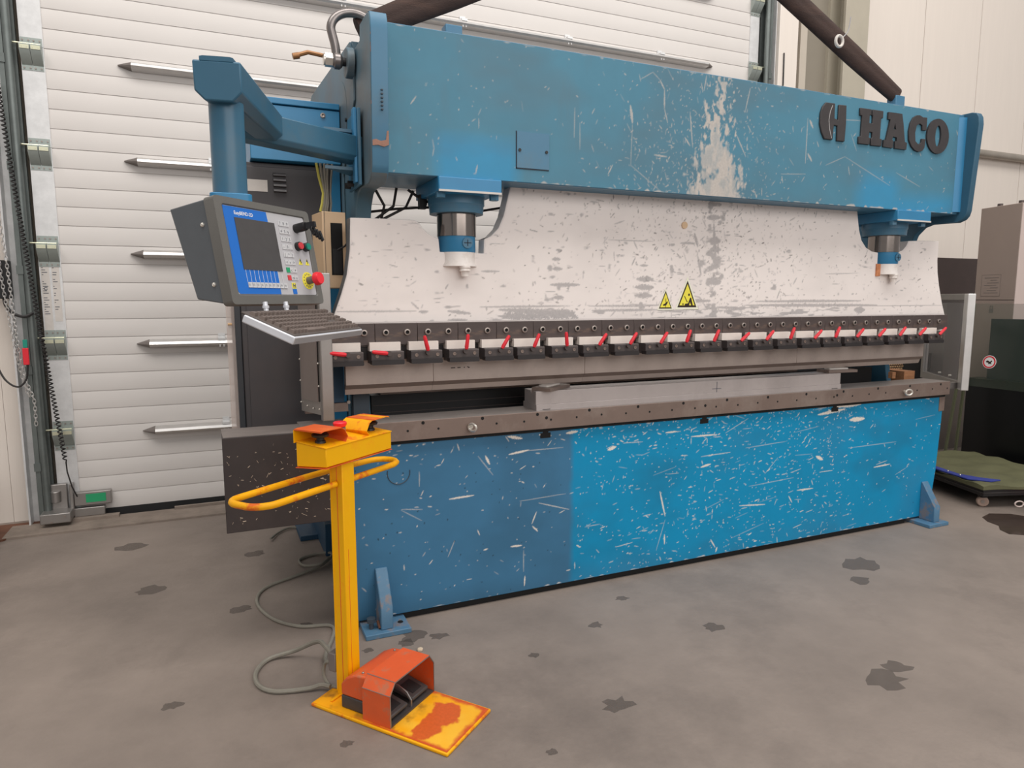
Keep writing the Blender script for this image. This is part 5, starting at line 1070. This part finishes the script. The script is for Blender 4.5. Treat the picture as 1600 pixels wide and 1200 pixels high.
zt, zb2 = 2.62, 0.415
for i in range(int(92*8)):
    f_ = i/(92*8); z = zt+(zb2-zt)*f_; x_ = -1.058+0.175*f_**1.15; r_ = 0.011
    sp_.append((x_+r_*math.cos(i*2*PI/8), 4.885+r_*math.sin(i*2*PI/8), z))
sp_ += [(-0.88, 4.885, 0.40), (-0.878, 4.885, 0.34), (-0.862, 4.90, 0.24), (-0.845, 4.935, 0.165)]
MB().tube(sp_, 0.0042, 5).build('spiral_cable', 'cable_black', label='black coiled spiral cable hanging along the door end plates', cat='cable')
MB().tube([(-1.135, 4.95, 2.0), (-1.14, 4.95, 3.2)], 0.008, 8).build('conduit', 'galvanised', label='thin vertical grey conduit on the wall left of track', cat='pipe')
rp = MB(); rp.M = None
rp.prism([(-1.55, 4.62), (-1.19, 4.70), (-1.03, 4.99), (-1.02, 5.02), (-1.55, 5.02)], 'z', 0.0, 0.010); rp.build('rusty_plate', 'rust', label='rusty steel floor plate in the corner left of door', cat='plate')
MB().box((-1.42, 4.60, 0), (-1.206, 4.72, 0.40)).build('blue_post', 'navy', label='dark blue machine edge at the far left above rusty plate', cat='machine', bevel=0.02)

# ------------------------------------------------------------------ right background
gc = thing('grey_cabinet', (6.4, 3.7, 0), 'tall pinkish grey machine cabinet in the right background', 'cabinet')
Mgc = basis(Vector((6.0, 3.50, 0)), Vector((0.24, 0.971, 0)), Vector((-0.971, 0.24, 0)), Vector((0, 0, 1)))
gcb = MB(Mgc).box((0, -1.0, 0), (0.394, 0, 2.165)).build('body', 'cab_pink', gc, bevel=0.004)
MB(Mgc).box((-0.004, -1.0, 0.3), (0.0, 0.0, 2.16)).build('front_skin', 'cab_front', gc)
MB(Mgc).box((0.002, -0.002, 1.385), (0.392, 0.0008, 1.391)).build('panel_seam', 'strip_dark', gc)
lp_ = MB(Mgc).box((0.14, -0.001, 1.42), (0.33, 0.002, 1.60)).build('rating_plate', 'cab_pink', gc)
lt = MB(Mgc)
for r_ in range(7): lt.box((0.16+0.02*(r_ % 2), 0.0018, 1.445+r_*0.021), (0.30-0.03*(r_ % 3), 0.0028, 1.450+r_*0.021))
for q in ((0.14, 1.42, 0.33, 1.422), (0.14, 1.598, 0.33, 1.60), (0.14, 1.42, 0.142, 1.60), (0.328, 1.42, 0.33, 1.60)): lt.box((q[0], 0.0018, q[1]), (q[2], 0.0028, q[3]))
lt.build('plate_lines', 'plastic_grey', lp_)
pk = MB(Mgc); pk.box((0.19, 0, 1.28), (0.23, 0.003, 1.315)); pk.tube([(0.198, 0.002, 1.315), (0.198, 0.002, 1.338), (0.222, 0.002, 1.338), (0.222, 0.002, 1.315)], 0.003, 6); pk.build('padlock_mark', 'plastic_grey', gc)
for a in (0.06, 0.26): MB(Mgc).cyl((a, -0.05, 2.165), (a, -0.05, 2.19), 0.02, 8).build('lift_bolt', 'strip_dark', gc)
MB().box((6.55, 4.55, 0), (7.18, 4.95, 1.80)).build('brown_cupboard', 'dark_brown', label='dark brown cupboard against the wall behind the clear guard', cat='cupboard', bevel=0.004)
MB().box((6.1, 4.12, 0), (6.5, 4.3, 1.36)).build('rack_panel', 'alu_shade', label='grey panel seen through the clear guard in background', cat='panel')
be = thing('black_enclosure', (5.9, 3.0, 0), 'black boxed machine enclosure behind the green screen at right', 'enclosure')
MB().box((5.80, 1.8, 0.0), (5.95, 3.70, 0.74)).build('lower_box', 'void_black', be)
MB().box((5.86, 1.8, 0.74), (5.95, 3.58, 1.235)).build('upper_panel', 'void_navy', be)
MB().box((5.40, 4.2, 0), (6.05, 4.4, 0.9)).build('dark_rack', 'black_steel', label='low black rack behind the right end of bed', cat='rack')
gs = thing('green_screen', (5.55, 3.3, 0.17), 'translucent green acrylic welding screen with round prohibition sign', 'screen')
MB().hexa([(5.58, 1.9, 0.70), (5.585, 1.9, 0.70), (5.585, 3.63, 0.70), (5.58, 3.63, 0.70), (5.655, 1.9, 1.36), (5.66, 1.9, 1.36), (5.66, 3.63, 1.36), (5.655, 3.63, 1.36)]).build('acrylic_pane', 'acrylic_green', gs)
for y_, x0_ in ((3.625, 5.46), (3.60, 5.56)): MB().hexa([(x0_, y_, 0.0), (x0_+0.02, y_, 0.0), (x0_+0.02, y_+0.015, 0.0), (x0_, y_+0.015, 0.0), (5.665, y_, 1.36), (5.685, y_, 1.36), (5.685, y_+0.015, 1.36), (5.665, y_+0.015, 1.36)]).build('frame_leg', 'olive', gs)
Ms = basis(Vector((5.603, 3.41, 0.902)), Vector((0, -1, 0)), Vector((0.113, 0, 0.9936)), Vector((-0.9936, 0, 0.113)))
sgo = MB(Ms).lathe([(0, 0), (0.052, 0), (0.052, 0.002), (0, 0.002)], (0, 0, 0.001), (0, 0, 1), 28).build('sign_disc', 'white', gs)
MB(Ms).sweep([[(r_*math.cos(t), r_*math.sin(t), z) for r_, z in ((0.048, 0.003), (0.038, 0.003), (0.038, 0.004), (0.048, 0.004))] for t in np.linspace(0, 2*PI, 29)[:-1]], closed=True, smooth=False).build('sign_ring', 'lever_red', sgo)
pg = MB(Ms); pg.prism([(-0.024, 0.006), (-0.012, 0.012), (0.004, 0.002), (0.018, 0.014), (0.022, 0.006), (0.012, -0.004), (0.020, -0.016), (0.008, -0.012), (-0.006, -0.018), (-0.004, -0.006), (-0.022, -0.004)], 'z', 0.003, 0.0045); pg.build('sign_figure', 'sign_black', sgo)
# trolley with tarp
tr = thing('trolley', (5.0, 3.1, 0), 'low black trolley on wheels carrying a folded green tarpaulin', 'trolley')
Mt = basis(Vector((4.655, 2.80, 0)), Vector((0.952, -0.305, 0)), Vector((0.305, 0.952, 0)), Vector((0, 0, 1)))
MB(Mt).box((0, 0, 0.085), (0.72, 1.0, 0.135)).build('deck', 'trolley_black', tr, bevel=0.004)
MB(Mt).box((0, -0.004, 0.108), (0.72, 0.0, 0.113)).box((-0.004, 0, 0.108), (0, 1.0, 0.113)).build('deck_groove', 'pedal_dark', tr)
for a, b in ((0.05, 0.06), (0.66, 0.06), (0.05, 0.92), (0.66, 0.92)):
    w_ = MB(Mt).lathe([(0, -0.016), (0.030, -0.016), (0.036, -0.010), (0.036, 0.010), (0.030, 0.016), (0, 0.016)], (a, b, 0.036), (0.5, 0.86, 0), 20).build('wheel', 'wheel', tr)
    MB(Mt).lathe([(0, -0.019), (0.012, -0.019), (0.012, 0.019), (0, 0.019)], (a, b, 0.036), (0.5, 0.86, 0), 10).build('hub', 'bolt', w_)
    MB(Mt).box((a-0.02, b-0.02, 0.065), (a+0.02, b+0.02, 0.085)).build('fork', 'trolley_black', tr)
tp = MB(Mt); rr_ = random.Random(6); nx_, ny_ = 16, 22
def th_(i, j): return 0.158+0.008*math.sin(i*0.9+j*0.5)+0.006*math.sin(j*1.3)+rr_.uniform(-0.002, 0.002)
top = [[(-0.02+0.76*i/(nx_-1), -0.02+1.0*j/(ny_-1)+0.012*math.sin(i*0.7), th_(i, j)) for i in range(nx_)] for j in range(ny_)]
vs = [p for r_ in top for p in r_]+[(p[0], p[1], 0.135) for r_ in top for p in r_]; N_ = nx_*ny_; fs = []
for j in range(ny_-1):
    for i in range(nx_-1): a = j*nx_+i; fs += [(a, a+1, a+1+nx_, a+nx_), (N_+a, N_+a+nx_, N_+a+1+nx_, N_+a+1)]
rim_ = [i for i in range(nx_)]+[j*nx_+nx_-1 for j in range(1, ny_)]+[(ny_-1)*nx_+i for i in range(nx_-2, -1, -1)]+[j*nx_ for j in range(ny_-2, 0, -1)]
for q in range(len(rim_)): a, b = rim_[q], rim_[(q+1) % len(rim_)]; fs.append((a, N_+a, N_+b, b))
tp.add(vs, fs, True); tp.build('tarpaulin', 'tarp', label='folded olive green tarpaulin lying on the black trolley', cat='tarpaulin')
bc = MB(Mt); cl_ = [(-0.026, 0.85), (-0.03, 0.6), (-0.025, 0.35), (-0.01, 0.14), (0.10, 0.06), (0.19, 0.08), (0.10, 0.15), (0.03, 0.26), (0.03, 0.5), (0.025, 0.85)]
bc.prism(cl_, 'z', 0.164, 0.176); bc.build('blue_cloth', 'blue_cloth', label='folded blue cloth along the edge of the green tarpaulin', cat='cloth', bevel=0.004)
for a, b in ((0.0, 0.33), (0.005, 0.22)): MB(Mt).ball((a, b, 0.178), 0.006, 8).build('eyelet', 'nut', bpy.data.objects['blue_cloth'])
rj = thing('red_jack', (4.95, 2.6, 0.03), 'red tool with silver coupling and ring pull beside trolley', 'tool')
MB().prism([(4.80, 2.565), (5.05, 2.42), (5.3, 2.40), (5.3, 2.62), (5.02, 2.66)], 'z', 0.03, 0.075).build('red_body', 'red', rj, bevel=0.012)
MB().cyl((4.80, 2.44, 0.085), (4.93, 2.38, 0.085), 0.022, 16).cyl((4.83, 2.426, 0.085), (4.845, 2.419, 0.085), 0.025, 16).cyl((4.87, 2.408, 0.085), (4.885, 2.40, 0.085), 0.025, 16).build('coupling', 'alu', rj)
rj_r = MB().tube([(4.80, 2.44, 0.085), (4.67, 2.53, 0.10), (4.64, 2.55, 0.105)], 0.004, 6); rj_r.tube([(4.625+0.024*math.cos(t), 2.56-0.012*math.cos(t), 0.107+0.018*math.sin(t)) for t in np.linspace(0, 2*PI, 13)[:-1]], 0.0045, 6, closed=True); rj_r.build('ring_pull', 'cab_front', rj)
MB().prism([(4.60, 2.42), (5.2, 2.25), (5.2, 2.60), (4.85, 2.64)], 'z', 0.0, 0.03).build('grey_sheet', 'plastic_grey', label='flat grey sheet lying under the red tool at right', cat='sheet')
MB().prism([(4.60, 2.72), (4.48, 2.69), (4.42, 2.62), (4.40, 2.54), (4.33, 2.49), (4.30, 2.42), (4.38, 2.36), (4.55, 2.32), (4.75, 2.30), (4.8, 2.5), (4.72, 2.66)], 'z', 0.0002, 0.0012).build('puddle', 'wet', label='dark wet puddle on the floor beside the trolley wheel', cat='puddle')
